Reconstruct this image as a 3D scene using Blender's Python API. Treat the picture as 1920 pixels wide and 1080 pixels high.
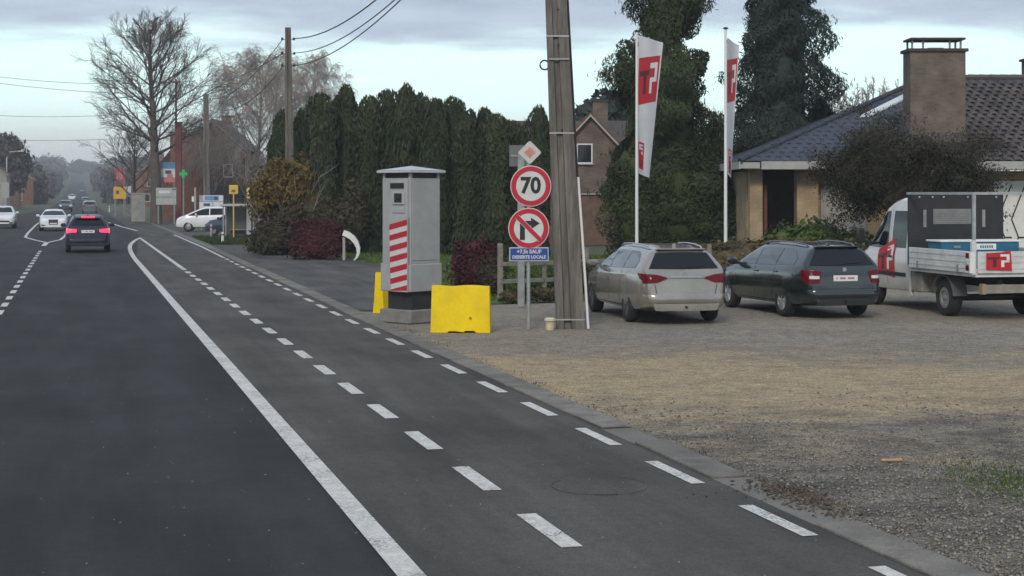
import bpy, bmesh, math, random
import numpy as np
from mathutils import Vector, Matrix, Quaternion
from mathutils.bvhtree import BVHTree

for _o in list(bpy.data.objects):
    bpy.data.objects.remove(_o)
random.seed(7)
rng = np.random.default_rng(7)
SC = bpy.context.scene
COL = SC.collection
R = math.radians

# ------------------------------------------------------------------ camera
F = 3000.0          # focal length in photo pixels (photo is 1920 wide)
CH = 2.45           # eye height
HY = 363.0          # horizon row in the photo
cam = bpy.data.cameras.new('camera')
cam.lens = F / 1920 * 36
cam.sensor_width = 36
cam.shift_y = -(540 - HY) / 1920
cam.clip_start = 0.1
cam.clip_end = 9000
camo = bpy.data.objects.new('camera', cam)
camo.location = (0, 0, CH)
camo.rotation_euler = (R(90), 0, 0)
COL.objects.link(camo)
SC.camera = camo

# ------------------------------------------------------------------ sky
SUN_EL, SUN_AZ = R(34), R(192)      # azimuth clockwise from +Y : behind, a little left
world = bpy.data.worlds.new('World')
SC.world = world
world.use_nodes = True
wn = world.node_tree
wn.nodes.clear()
def wnode(t, **k):
    n = wn.nodes.new(t)
    for a, b in k.items():
        setattr(n, a, b)
    return n
def wmath(op, a, b=None, c=None):
    n = wnode('ShaderNodeMath', operation=op)
    for i, v in enumerate((a, b, c)):
        if v is None: continue
        if isinstance(v, (int, float)): n.inputs[i].default_value = v
        else: wn.links.new(v, n.inputs[i])
    return n.outputs[0]
sky = wnode('ShaderNodeTexSky', sky_type='NISHITA')
sky.sun_disc = False
sky.sun_elevation = SUN_EL
sky.sun_rotation = SUN_AZ
sky.air_density = 1.0
sky.dust_density = 0.6
sky.ozone_density = 1.5
geo = wnode('ShaderNodeTexCoord')
sep = wnode('ShaderNodeSeparateXYZ')
wn.links.new(geo.outputs['Generated'], sep.inputs[0])
elev = wmath('MAXIMUM', sep.outputs['Z'], 0.012)
# a flat cloud deck seen in perspective: direction / elevation
inv = wmath('DIVIDE', 1.0, wmath('ADD', elev, 0.05))
comb = wnode('ShaderNodeCombineXYZ')
wn.links.new(wmath('MULTIPLY', sep.outputs['X'], inv), comb.inputs[0])
wn.links.new(wmath('MULTIPLY', sep.outputs['Y'], inv), comb.inputs[1])
n1 = wnode('ShaderNodeTexNoise'); n1.inputs['Scale'].default_value = 0.55
n1.inputs['Detail'].default_value = 6; n1.inputs['Roughness'].default_value = 0.55
wn.links.new(comb.outputs[0], n1.inputs['Vector'])
n2 = wnode('ShaderNodeTexNoise'); n2.inputs['Scale'].default_value = 1.5
n2.inputs['Detail'].default_value = 5; n2.inputs['Roughness'].default_value = 0.6
wn.links.new(comb.outputs[0], n2.inputs['Vector'])
# deck covers the sky above ~5.5 degrees, its edge broken by noise
thr = wmath('ADD', elev, wmath('MULTIPLY', wmath('SUBTRACT', n1.outputs['Fac'], 0.5), 0.095))
mr = wnode('ShaderNodeMapRange', interpolation_type='SMOOTHSTEP')
mr.inputs['From Min'].default_value = 0.086
mr.inputs['From Max'].default_value = 0.110
wn.links.new(thr, mr.inputs['Value'])
# thin veil streaks lower down
mr2 = wnode('ShaderNodeMapRange', interpolation_type='SMOOTHSTEP')
mr2.inputs['From Min'].default_value = 0.55
mr2.inputs['From Max'].default_value = 0.75
mr2.inputs['To Max'].default_value = 0.85
wn.links.new(n2.outputs['Fac'], mr2.inputs['Value'])
mask = mr.outputs[0]
cr = wnode('ShaderNodeValToRGB')
cr.color_ramp.elements[0].position = 0.30
cr.color_ramp.elements[0].color = (0.355, 0.425, 0.54, 1)
cr.color_ramp.elements[1].position = 0.72
cr.color_ramp.elements[1].color = (0.50, 0.595, 0.70, 1)
wn.links.new(n2.outputs['Fac'], cr.inputs[0])
SKYK = 0.085
skm = wnode('ShaderNodeMix', data_type='RGBA', blend_type='MULTIPLY')
skm.inputs[0].default_value = 1.0
wn.links.new(sky.outputs[0], skm.inputs[6])
skm.inputs[7].default_value = (SKYK * 1.0, SKYK * 1.0, SKYK * 0.95, 1)
# bright thin high cloud glowing in the gap between the deck and the horizon
veil = wnode('ShaderNodeMix', data_type='RGBA')
veil.inputs[0].default_value = 0.80
wn.links.new(skm.outputs[2], veil.inputs[6])
veil.inputs[7].default_value = (0.90, 1.19, 1.16, 1)
# dusty horizon: the lowest degrees turn pale and slightly warm
hzr = wnode('ShaderNodeMapRange', interpolation_type='SMOOTHSTEP')
hzr.inputs['From Min'].default_value = 0.062
hzr.inputs['From Max'].default_value = 0.018
hzr.inputs['To Max'].default_value = 0.85
wn.links.new(elev, hzr.inputs['Value'])
hor = wnode('ShaderNodeMix', data_type='RGBA')
wn.links.new(hzr.outputs[0], hor.inputs[0])
wht = wnode('ShaderNodeMix', data_type='RGBA')     # white puffs in the gap
wn.links.new(mr2.outputs[0], wht.inputs[0])
wn.links.new(veil.outputs[2], wht.inputs[6])
wht.inputs[7].default_value = (0.95, 0.98, 0.99, 1)
wn.links.new(wht.outputs[2], hor.inputs[6])
hor.inputs[7].default_value = (0.62, 0.59, 0.59, 1)
mx = wnode('ShaderNodeMix', data_type='RGBA')
wn.links.new(mask, mx.inputs[0])
wn.links.new(hor.outputs[2], mx.inputs[6])
wn.links.new(cr.outputs[0], mx.inputs[7])
bg = wnode('ShaderNodeBackground'); bg.inputs[1].default_value = 1.0
wn.links.new(mx.outputs[2], bg.inputs[0])
wo = wnode('ShaderNodeOutputWorld')
wn.links.new(bg.outputs[0], wo.inputs[0])

# ------------------------------------------------------------------ sun
sl = bpy.data.lights.new('sun', 'SUN')
sl.energy = 1.5
sl.angle = R(14)
sl.color = (1.0, 0.90, 0.76)
so = bpy.data.objects.new('sun', sl)
so.rotation_euler = Vector((math.sin(SUN_AZ) * math.cos(SUN_EL), math.cos(SUN_AZ) * math.cos(SUN_EL), math.sin(SUN_EL))).to_track_quat('Z', 'Y').to_euler()
so.location = (0, -20, 40)
COL.objects.link(so)

vs = SC.view_settings
vs.view_transform = 'Standard'; vs.look = 'None'; vs.gamma = 1; vs.exposure = 0.33
vs.use_curve_mapping = False
SC.render.engine = 'CYCLES'
cy = SC.cycles
cy.max_bounces = 5; cy.diffuse_bounces = 2; cy.glossy_bounces = 2; cy.transmission_bounces = 3
cy.transparent_max_bounces = 6; cy.volume_bounces = 0
cy.caustics_reflective = False; cy.caustics_refractive = False
cy.use_denoising = True
try: cy.denoiser = 'OPENIMAGEDENOISE'
except Exception: pass
cy.use_adaptive_sampling = True
cy.adaptive_threshold = 0.02

# ------------------------------------------------------------------ frames of reference
PSI = math.atan((960 - 146) / F)
DV = Vector((-math.sin(PSI), math.cos(PSI), 0))      # along the road
RV = Vector((math.cos(PSI), math.sin(PSI), 0))       # to the right of the road
def gz(s):
    """height of the terrain at distance s down the road: it climbs far off"""
    return 1.6e-5 * max(0.0, s - 220.0) ** 2
def RT(t, s, z=None):
    p = RV * t + DV * s
    p.z = gz(s) if z is None else z
    return p
def ts(p):
    return p[0] * RV.x + p[1] * RV.y, p[0] * DV.x + p[1] * DV.y
def G(px, py):
    """ground point for a photo pixel"""
    Z = F * CH / (py - HY)
    return Vector(((px - 960) / F * Z, Z, 0))
def A(px, py, Z):
    """point at depth Z for a photo pixel"""
    return Vector(((px - 960) / F * Z, Z, CH + (HY - py) / F * Z))

# ------------------------------------------------------------------ materials
MATS = {}
def M(name, col, rough=0.8, var=0.0, vs=3.0, bump=0.0, bs=60.0, metal=0.0, spec=0.5, coat=0.0, rnd=0.0,
      col2=None, trans=0.0, emit=0.0, det=4.0, space='pos', bd=0.02, fine=0.0, fs=80.0, stretch=None):
    if name in MATS: return MATS[name]
    m = bpy.data.materials.new(name); m.use_nodes = True
    nt = m.node_tree; b = nt.nodes['Principled BSDF']
    b.inputs['Roughness'].default_value = rough
    b.inputs['Metallic'].default_value = metal
    b.inputs['Specular IOR Level'].default_value = spec
    b.inputs['Coat Weight'].default_value = coat
    b.inputs['Coat Roughness'].default_value = 0.08
    b.inputs['Transmission Weight'].default_value = trans
    c = (*col, 1)
    b.inputs['Base Color'].default_value = c
    if emit:
        b.inputs['Emission Color'].default_value = c
        b.inputs['Emission Strength'].default_value = emit
    if space == 'pos':
        src = nt.nodes.new('ShaderNodeNewGeometry').outputs['Position']
    else:
        src = nt.nodes.new('ShaderNodeTexCoord').outputs['Object']
    if stretch:
        mpn = nt.nodes.new('ShaderNodeMapping'); mpn.inputs['Scale'].default_value = stretch
        nt.links.new(src, mpn.inputs['Vector']); src = mpn.outputs[0]
    out = None
    if var or col2:
        n = nt.nodes.new('ShaderNodeTexNoise'); n.inputs['Scale'].default_value = vs
        n.inputs['Detail'].default_value = det; n.inputs['Roughness'].default_value = 0.6
        nt.links.new(src, n.inputs['Vector'])
        rp = nt.nodes.new('ShaderNodeMapRange')
        rp.inputs['From Min'].default_value = 0.32; rp.inputs['From Max'].default_value = 0.68
        nt.links.new(n.outputs['Fac'], rp.inputs['Value'])
        mx = nt.nodes.new('ShaderNodeMix'); mx.data_type = 'RGBA'
        nt.links.new(rp.outputs[0], mx.inputs[0])
        if col2:
            mx.inputs[6].default_value = c; mx.inputs[7].default_value = (*col2, 1)
        else:
            mx.inputs[6].default_value = (*[x * (1 - var) for x in col], 1)
            mx.inputs[7].default_value = (*[min(1, x * (1 + var)) for x in col], 1)
        out = mx.outputs[2]
    if fine:
        n = nt.nodes.new('ShaderNodeTexNoise'); n.inputs['Scale'].default_value = fs
        n.inputs['Detail'].default_value = 2
        nt.links.new(src, n.inputs['Vector'])
        rp = nt.nodes.new('ShaderNodeMapRange')
        rp.inputs['From Min'].default_value = 0.3; rp.inputs['From Max'].default_value = 0.7
        rp.inputs['To Min'].default_value = 1 - fine; rp.inputs['To Max'].default_value = 1 + fine
        nt.links.new(n.outputs['Fac'], rp.inputs['Value'])
        hv = nt.nodes.new('ShaderNodeHueSaturation')
        hv.inputs['Color'].default_value = c
        if out: nt.links.new(out, hv.inputs['Color'])
        nt.links.new(rp.outputs[0], hv.inputs['Value'])
        out = hv.outputs[0]
    if rnd:
        oi = nt.nodes.new('ShaderNodeObjectInfo')
        hv = nt.nodes.new('ShaderNodeHueSaturation')
        rp = nt.nodes.new('ShaderNodeMapRange')
        rp.inputs['To Min'].default_value = 1 - rnd; rp.inputs['To Max'].default_value = 1 + rnd
        nt.links.new(oi.outputs['Random'], rp.inputs['Value'])
        nt.links.new(rp.outputs[0], hv.inputs['Value'])
        hv.inputs['Color'].default_value = c
        if out: nt.links.new(out, hv.inputs['Color'])
        out = hv.outputs[0]
    if out: nt.links.new(out, b.inputs['Base Color'])
    if bump:
        n = nt.nodes.new('ShaderNodeTexNoise'); n.inputs['Scale'].default_value = bs
        n.inputs['Detail'].default_value = 3
        nt.links.new(src, n.inputs['Vector'])
        bp = nt.nodes.new('ShaderNodeBump'); bp.inputs['Strength'].default_value = bump
        bp.inputs['Distance'].default_value = bd
        nt.links.new(n.outputs['Fac'], bp.inputs['Height'])
        nt.links.new(bp.outputs[0], b.inputs['Normal'])
    MATS[name] = m
    return m

def brickmat(name, c1, c2, mortar, rough=.92, scale=1.0):
    m = bpy.data.materials.new(name); m.use_nodes = True
    nt = m.node_tree; b = nt.nodes['Principled BSDF']; L = nt.links.new
    pos = nt.nodes.new('ShaderNodeNewGeometry').outputs['Position']
    sp = nt.nodes.new('ShaderNodeSeparateXYZ'); L(pos, sp.inputs[0])
    ad = nt.nodes.new('ShaderNodeMath'); ad.operation = 'ADD'; L(sp.outputs['X'], ad.inputs[0]); L(sp.outputs['Y'], ad.inputs[1])
    cb = nt.nodes.new('ShaderNodeCombineXYZ'); L(ad.outputs[0], cb.inputs[0]); L(sp.outputs['Z'], cb.inputs[1])
    br = nt.nodes.new('ShaderNodeTexBrick'); L(cb.outputs[0], br.inputs['Vector'])
    br.inputs['Color1'].default_value = (*c1, 1); br.inputs['Color2'].default_value = (*c2, 1); br.inputs['Mortar'].default_value = (*mortar, 1)
    br.inputs['Scale'].default_value = scale; br.inputs['Brick Width'].default_value = .22; br.inputs['Row Height'].default_value = .075
    br.inputs['Mortar Size'].default_value = .012; br.inputs['Bias'].default_value = .1
    n = nt.nodes.new('ShaderNodeTexNoise'); n.inputs['Scale'].default_value = 1.7; n.inputs['Detail'].default_value = 5; L(pos, n.inputs['Vector'])
    rp = nt.nodes.new('ShaderNodeMapRange'); rp.inputs['From Min'].default_value = .3; rp.inputs['From Max'].default_value = .7
    rp.inputs['To Min'].default_value = .72; rp.inputs['To Max'].default_value = 1.25; L(n.outputs['Fac'], rp.inputs['Value'])
    hv = nt.nodes.new('ShaderNodeHueSaturation'); L(br.outputs['Color'], hv.inputs['Color']); L(rp.outputs[0], hv.inputs['Value'])
    L(hv.outputs[0], b.inputs['Base Color']); b.inputs['Roughness'].default_value = rough
    bp = nt.nodes.new('ShaderNodeBump'); bp.inputs['Strength'].default_value = .6; bp.inputs['Distance'].default_value = .01; bp.invert = True
    L(br.outputs['Fac'], bp.inputs['Height']); L(bp.outputs[0], b.inputs['Normal'])
    MATS[name] = m
    return m

# ------------------------------------------------------------------ mesh builder
class MB:
    def __init__(s): s.v = []; s.f = []; s.m = []; s.mats = []
    def _mi(s, mat):
        if mat is None: return 0
        if mat not in s.mats: s.mats.append(mat)
        return s.mats.index(mat)
    def add(s, vs, fs, mat=None):
        o = len(s.v); s.v += [tuple(p) for p in vs]; i = s._mi(mat)
        for f in fs: s.f.append(tuple(o + k for k in f)); s.m.append(i)
        return s
    def box(s, c, d, mat=None, rz=0, rx=0, ry=0, bev=0.0):
        """centre c, full size d; with bev the edges are chamfered"""
        x, y, z = [k / 2 for k in d]
        if bev:
            b = min(bev, min(x, y, z) * 0.9)
            V = []; 
            for sx in (-1, 1):
                for sy in (-1, 1):
                    for sz in (-1, 1):
                        V += [(sx * x, sy * (y - b), sz * (z - b)), (sx * (x - b), sy * y, sz * (z - b)), (sx * (x - b), sy * (y - b), sz * z)]
            bm = bmesh.new()
            for p in V: bm.verts.new(p)
            bmesh.ops.convex_hull(bm, input=bm.verts)
            bm.verts.index_update()
            V = [v.co.copy() for v in bm.verts]; Fc = [[v.index for v in f.verts] for f in bm.faces]
            bm.free()
        else:
            V = [Vector((sx * x, sy * y, sz * z)) for sz in (-1, 1) for sy in (-1, 1) for sx in (-1, 1)]
            Fc = [(0, 2, 3, 1), (4, 5, 7, 6), (0, 1, 5, 4), (2, 6, 7, 3), (0, 4, 6, 2), (1, 3, 7, 5)]
        rot = Matrix.Rotation(rz, 3, 'Z') @ Matrix.Rotation(rx, 3, 'X') @ Matrix.Rotation(ry, 3, 'Y')
        c = Vector(c)
        return s.add([rot @ Vector(p) + c for p in V], Fc, mat)
    def tube(s, pts, rad, n=8, mat=None, caps=True):
        pts = [Vector(p) for p in pts]
        if not isinstance(rad, (list, tuple)): rad = [rad] * len(pts)
        V = []; Fc = []
        for i, p in enumerate(pts):
            d = (pts[min(i + 1, len(pts) - 1)] - pts[max(i - 1, 0)]).normalized()
            a = d.cross(Vector((0, 0, 1)) if abs(d.z) < 0.9 else Vector((1, 0, 0))).normalized()
            b = d.cross(a)
            for k in range(n):
                w = 2 * math.pi * k / n
                V.append(p + (a * math.cos(w) + b * math.sin(w)) * rad[i])
        for i in range(len(pts) - 1):
            for k in range(n):
                k2 = (k + 1) % n
                Fc.append((i * n + k, i * n + k2, (i + 1) * n + k2, (i + 1) * n + k))
        if caps:
            Fc.append(tuple(range(n))); Fc.append(tuple((len(pts) - 1) * n + k for k in range(n - 1, -1, -1)))
        return s.add(V, Fc, mat)
    def lathe(s, prof, c=(0, 0, 0), axis='Z', n=24, mat=None):
        """prof: list of (radius, height)"""
        V = []; Fc = []; c = Vector(c)
        for r, h in prof:
            for k in range(n):
                w = 2 * math.pi * k / n
                if axis == 'Z': p = (r * math.cos(w), r * math.sin(w), h)
                elif axis == 'Y': p = (r * math.cos(w), h, r * math.sin(w))
                else: p = (h, r * math.cos(w), r * math.sin(w))
                V.append(Vector(p) + c)
        for i in range(len(prof) - 1):
            for k in range(n):
                k2 = (k + 1) % n
                Fc.append((i * n + k, i * n + k2, (i + 1) * n + k2, (i + 1) * n + k))
        if prof[0] != prof[-1]:
            Fc.append(tuple(range(n - 1, -1, -1))); Fc.append(tuple((len(prof) - 1) * n + k for k in range(n)))
        return s.add(V, Fc, mat)
    def prism(s, poly, y0, y1, mat=None, xf=None):
        """polygon in (x,z) extruded along y"""
        n = len(poly)
        V = [Vector((x, y0, z)) for x, z in poly] + [Vector((x, y1, z)) for x, z in poly]
        if xf: V = [xf @ p for p in V]
        Fc = [tuple(range(n)), tuple(range(2 * n - 1, n - 1, -1))] + [(i, i + n, (i + 1) % n + n, (i + 1) % n) for i in range(n)]
        return s.add(V, Fc, mat)
    def build(s, name, mat=None, parent=None, smooth=None, loc=None, rz=0):
        me = bpy.data.meshes.new(name)
        me.from_pydata(s.v, [], s.f); 
        for m_ in (s.mats if s.mats else [mat]): me.materials.append(m_)
        if len(s.mats) > 1: me.polygons.foreach_set('material_index', s.m)
        bm = bmesh.new(); bm.from_mesh(me); bmesh.ops.recalc_face_normals(bm, faces=bm.faces); bm.to_mesh(me); bm.free()
        if smooth is not None:
            me.polygons.foreach_set('use_smooth', [True] * len(me.polygons))
            me.set_sharp_from_angle(angle=R(smooth))
        me.update()
        return link(name, me, parent, loc, rz)
def link(name, me, parent=None, loc=None, rz=0):
    o = bpy.data.objects.new(name, me); COL.objects.link(o)
    if parent is not None: o.parent = parent
    if loc is not None: o.location = loc
    if rz: o.rotation_euler = (0, 0, rz)
    return o
def tag(o, label=None, cat=None, group=None, kind=None):
    if label: o['label'] = label
    if cat: o['category'] = cat
    if group: o['group'] = group
    if kind: o['kind'] = kind
    return o
def thing(name, label, cat, loc=(0, 0, 0), rz=0, group=None):
    o = bpy.data.objects.new(name, None); COL.objects.link(o)
    o.empty_display_size = 0.2
    o.location = loc; o.rotation_euler = (0, 0, rz)
    return tag(o, label, cat, group)
def fastmesh(name, V, Q, mats, smooth=False, mi=None):
    me = bpy.data.meshes.new(name)
    V = np.asarray(V, dtype=np.float32); Q = np.asarray(Q, dtype=np.int32)
    me.vertices.add(len(V)); me.vertices.foreach_set('co', V.ravel())
    k = Q.shape[1]
    me.loops.add(Q.size); me.loops.foreach_set('vertex_index', Q.ravel())
    me.polygons.add(len(Q)); me.polygons.foreach_set('loop_start', np.arange(0, Q.size, k, dtype=np.int32))
    if smooth: me.polygons.foreach_set('use_smooth', np.ones(len(Q), dtype=bool))
    for m_ in (mats if isinstance(mats, (list, tuple)) else [mats]): me.materials.append(m_)
    if mi is not None: me.polygons.foreach_set('material_index', np.asarray(mi, dtype=np.int32))
    me.update(calc_edges=True)
    return me
ORD = ['first', 'second', 'third', 'fourth', 'fifth', 'sixth', 'seventh', 'eighth', 'ninth', 'tenth', 'eleventh', 'twelfth', 'thirteenth', 'fourteenth', 'fifteenth', 'sixteenth', 'seventeenth', 'eighteenth']
# ------------------------------------------------------------------ ground materials
def asphalt(name, col, seed, tracks=None):
    m = bpy.data.materials.new(name); m.use_nodes = True
    nt = m.node_tree; b = nt.nodes['Principled BSDF']
    L = nt.links.new
    pos = nt.nodes.new('ShaderNodeNewGeometry').outputs['Position']
    mp = nt.nodes.new('ShaderNodeMapping'); mp.inputs['Rotation'].default_value = (0, 0, -PSI)
    mp.inputs['Location'].default_value = (seed, seed * 2, 0)
    L(pos, mp.inputs['Vector'])
    st = nt.nodes.new('ShaderNodeMapping'); st.inputs['Scale'].default_value = (1.0, 0.12, 1)
    L(mp.outputs[0], st.inputs['Vector'])
    def noise(src, sc, det=4, ro=0.6):
        n = nt.nodes.new('ShaderNodeTexNoise'); n.inputs['Scale'].default_value = sc
        n.inputs['Detail'].default_value = det; n.inputs['Roughness'].default_value = ro
        L(src, n.inputs['Vector']); return n.outputs['Fac']
    def ramp(v, a, b_, lo, hi):
        r = nt.nodes.new('ShaderNodeMapRange')
        for k, x in zip(('From Min', 'From Max', 'To Min', 'To Max'), (a, b_, lo, hi)): r.inputs[k].default_value = x
        L(v, r.inputs['Value']); return r.outputs[0]
    def mul(a, b_):
        n = nt.nodes.new('ShaderNodeMath'); n.operation = 'MULTIPLY'; L(a, n.inputs[0]); L(b_, n.inputs[1]); return n.outputs[0]
    v = mul(ramp(noise(st.outputs[0], 1.3), .3, .7, .66, 1.38), ramp(noise(mp.outputs[0], .45, 5), .3, .7, .74, 1.28))
    v = mul(v, ramp(noise(mp.outputs[0], 9, 5, .75), .3, .7, .84, 1.17))
    v = mul(v, ramp(noise(mp.outputs[0], 46, 3, .7), .3, .7, .72, 1.30))
    v = mul(v, ramp(noise(mp.outputs[0], 170, 2, .7), .3, .7, .78, 1.24))
    hv = nt.nodes.new('ShaderNodeHueSaturation'); hv.inputs['Color'].default_value = (*col, 1)
    L(v, hv.inputs['Value'])
    L(hv.outputs[0], b.inputs['Base Color'])
    b.inputs['Roughness'].default_value = 0.82
    b.inputs['Specular IOR Level'].default_value = 0.22
    bp = nt.nodes.new('ShaderNodeBump'); bp.inputs['Strength'].default_value = 0.5; bp.inputs['Distance'].default_value = 0.006
    L(noise(mp.outputs[0], 120, 2), bp.inputs['Height']); L(bp.outputs[0], b.inputs['Normal'])
    return m
M_ROAD = asphalt('road_asphalt', (0.0275, 0.0268, 0.0282), 0)
M_CYC = asphalt('cycle_lane_asphalt', (0.068, 0.062, 0.056), 13)
M_PAVE = asphalt('pavement_asphalt', (0.080, 0.075, 0.071), 31)

def gravel_mat():
    m = bpy.data.materials.new('gravel_lot'); m.use_nodes = True
    nt = m.node_tree; b = nt.nodes['Principled BSDF']; L = nt.links.new
    pos = nt.nodes.new('ShaderNodeNewGeometry').outputs['Position']
    def noise(src, sc, det=4, ro=0.6):
        n = nt.nodes.new('ShaderNodeTexNoise'); n.inputs['Scale'].default_value = sc
        n.inputs['Detail'].default_value = det; n.inputs['Roughness'].default_value = ro
        L(src, n.inputs['Vector']); return n.outputs['Fac']
    def ramp(v, a, b_, lo=0., hi=1., smooth=False):
        r = nt.nodes.new('ShaderNodeMapRange')
        if smooth: r.interpolation_type = 'SMOOTHSTEP'
        for k, x in zip(('From Min', 'From Max', 'To Min', 'To Max'), (a, b_, lo, hi)): r.inputs[k].default_value = x
        if isinstance(v, (int, float)): r.inputs['Value'].default_value = v
        else: L(v, r.inputs['Value'])
        return r.outputs[0]
    def op(o, a, b_):
        n = nt.nodes.new('ShaderNodeMath'); n.operation = o
        for i, x in enumerate((a, b_)):
            if isinstance(x, (int, float)): n.inputs[i].default_value = x
            else: L(x, n.inputs[i])
        return n.outputs[0]
    def mix(f, a, b_):
        n = nt.nodes.new('ShaderNodeMix'); n.data_type = 'RGBA'; L(f, n.inputs[0])
        for i, x in ((6, a), (7, b_)):
            if isinstance(x, tuple): n.inputs[i].default_value = (*x, 1)
            else: L(x, n.inputs[i])
        return n.outputs[2]
    sp = nt.nodes.new('ShaderNodeSeparateXYZ'); L(pos, sp.inputs[0])
    X, Y = sp.outputs['X'], sp.outputs['Y']
    flat = nt.nodes.new('ShaderNodeMapping'); flat.inputs['Scale'].default_value = (0.7, 1.0, 1.0)
    L(pos, flat.inputs['Vector'])
    big = noise(flat.outputs[0], 0.38, 5, .62)
    mid = noise(flat.outputs[0], 1.6, 5, .65)
    # worn sandy strip where vehicles turn in: between ~17.5 and 24 m into the lot, edges broken
    yy = op('ADD', op('ADD', Y, op('MULTIPLY', X, .22)), op('MULTIPLY', op('SUBTRACT', big, .5), 12.0))
    yy = op('ADD', yy, op('MULTIPLY', op('SUBTRACT', noise(pos, 1.1, 6, .7), .5), 6.0))
    band = op('MULTIPLY', ramp(yy, 15.2, 20.4, smooth=True), ramp(yy, 28.0, 22.6, smooth=True))
    far = ramp(yy, 23.5, 28.0, smooth=True)
    grey = (0.185, 0.167, 0.145)
    dark = (0.078, 0.072, 0.066)  # dark gravel tone, with the shade in voids between stones painted in
    sand = (0.335, 0.262, 0.165)
    dust = (0.285, 0.245, 0.190)
    c = mix(ramp(mid, .38, .62), dark, grey)
    c = mix(op('MULTIPLY', band, ramp(mid, .25, .55, .55, 1.0)), c, sand)
    c = mix(op('MULTIPLY', far, .85), c, mix(ramp(op('ADD', op('MULTIPLY', big, .5), op('MULTIPLY', noise(flat.outputs[0], 3.0, 5, .7), .5)), .40, .60), (0.190, 0.170, 0.145), dust))
    v = op('MULTIPLY', ramp(noise(pos, 26, 3, .7), .3, .7, .52, 1.55), ramp(noise(pos, 75, 2, .7), .3, .7, .50, 1.6))
    v = op('MULTIPLY', v, ramp(noise(flat.outputs[0], 7, 4, .75), .3, .7, .68, 1.34))
    hv = nt.nodes.new('ShaderNodeHueSaturation'); L(c, hv.inputs['Color']); L(v, hv.inputs['Value'])
    L(hv.outputs[0], b.inputs['Base Color'])
    b.inputs['Roughness'].default_value = 0.95; b.inputs['Specular IOR Level'].default_value = 0.2
    bp = nt.nodes.new('ShaderNodeBump'); bp.inputs['Strength'].default_value = 0.9; bp.inputs['Distance'].default_value = 0.02
    L(op('ADD', noise(pos, 45, 3, .7), op('MULTIPLY', noise(pos, 6, 3), 1.5)), bp.inputs['Height']); L(bp.outputs[0], b.inputs['Normal'])
    return m
M_GRAVEL = gravel_mat()
M_EARTH = M('earth', (0.085, 0.078, 0.055), .95, col2=(0.050, 0.065, 0.028), vs=.35, bump=.5, bs=8, fine=.3, fs=5)
M_LAWN = M('lawn', (0.045, 0.085, 0.022), .95, col2=(0.085, 0.115, 0.035), vs=1.2, bump=.7, bs=30, fine=.35, fs=22)
def paint_mat():
    m = M('road_paint', (0.56, 0.54, 0.505), .75, var=.16, vs=9, fine=.2, fs=70)
    nt = m.node_tree; b = nt.nodes['Principled BSDF']; L = nt.links.new
    old = b.inputs['Base Color'].links[0].from_socket
    pos = nt.nodes.new('ShaderNodeNewGeometry').outputs['Position']
    def nz(sc, a, c, det):
        n = nt.nodes.new('ShaderNodeTexNoise'); n.inputs['Scale'].default_value = sc; n.inputs['Detail'].default_value = det; L(pos, n.inputs['Vector'])
        r = nt.nodes.new('ShaderNodeMapRange'); r.inputs['From Min'].default_value = a; r.inputs['From Max'].default_value = c; L(n.outputs['Fac'], r.inputs['Value']); return r.outputs[0]
    mu = nt.nodes.new('ShaderNodeMath'); mu.operation = 'MULTIPLY'; L(nz(38, .50, .62, 4), mu.inputs[0]); L(nz(2.2, .42, .68, 3), mu.inputs[1])
    mx = nt.nodes.new('ShaderNodeMix'); mx.data_type = 'RGBA'; L(mu.outputs[0], mx.inputs[0]); L(old, mx.inputs[6]); mx.inputs[7].default_value = (.09, .085, .08, 1)
    L(mx.outputs[2], b.inputs['Base Color'])
    return m
M_PAINT = paint_mat()
M_KERB = M('kerb_concrete', (0.158, 0.143, 0.126), .9, var=.28, vs=2.5, bump=.5, bs=40, fine=.2, fs=60, rnd=.16)
M_KERB2 = M('gutter_concrete', (0.150, 0.138, 0.122), .9, var=.25, vs=1.2, bump=.4, bs=40, fine=.2, fs=40)
M_CONC = M('pale_concrete', (0.33, 0.325, 0.31), .9, var=.2, vs=4, bump=.3, bs=50)
M_DIRT = M('dark_dirt', (0.050, 0.036, 0.026), .95, col2=(.13, .105, .08), vs=9, bump=1.0, bs=30, fine=.5, fs=45)

# ------------------------------------------------------------------ ground, road, kerb
def strip(name, rows, mat, dz, parent=None, kind='structure'):
    """rows: (s, [t...]) -> sheet following the terrain"""
    V = []; Q = []; n = len(rows[0][1])
    for s, tt in rows:
        for t in tt: V.append(RT(t, s, gz(s) + dz))
    for i in range(len(rows) - 1):
        for k in range(n - 1):
            Q.append((i * n + k, i * n + k + 1, (i + 1) * n + k + 1, (i + 1) * n + k))
    me = fastmesh(name, [tuple(v) for v in V], Q, mat, smooth=True)
    o = link(name, me, parent)
    if kind and parent is None: o['kind'] = kind
    return o
SS = [-40, 0, 40, 80, 120, 160, 200, 230, 260, 300, 350, 400, 460, 520, 600, 680, 760, 850, 950, 1050, 1150, 1250, 1350, 1450]
strip('ground', [(s, [-1300, -600, -200, -60, 60, 200, 600, 1300]) for s in SS], M_EARTH, -0.02)
def rl(s): return -9.0 if s < 150 else (-9.0 + (s - 150) / 100 * 4.6 if s < 250 else -4.4)
def rr(s): return 2.06 if s < 60 else (2.06 + (s - 60) / 40 * 1.5 if s < 100 else 3.56)
ROAD = strip('road', [(s, [rl(s), (rl(s) + rr(s)) / 2, rr(s)]) for s in sorted(SS + [60, 70, 90, 100, 150, 250]) if s <= 1300], M_ROAD, 0.0)
def kr(s):   # right edge of the carriageway (inner edge of the gutter)
    if s < 30: return 5.25
    if s < 75: return 5.25 + (s - 30) / 45 * 0.45
    return 5.70 if s < 160 else 5.2
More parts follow.
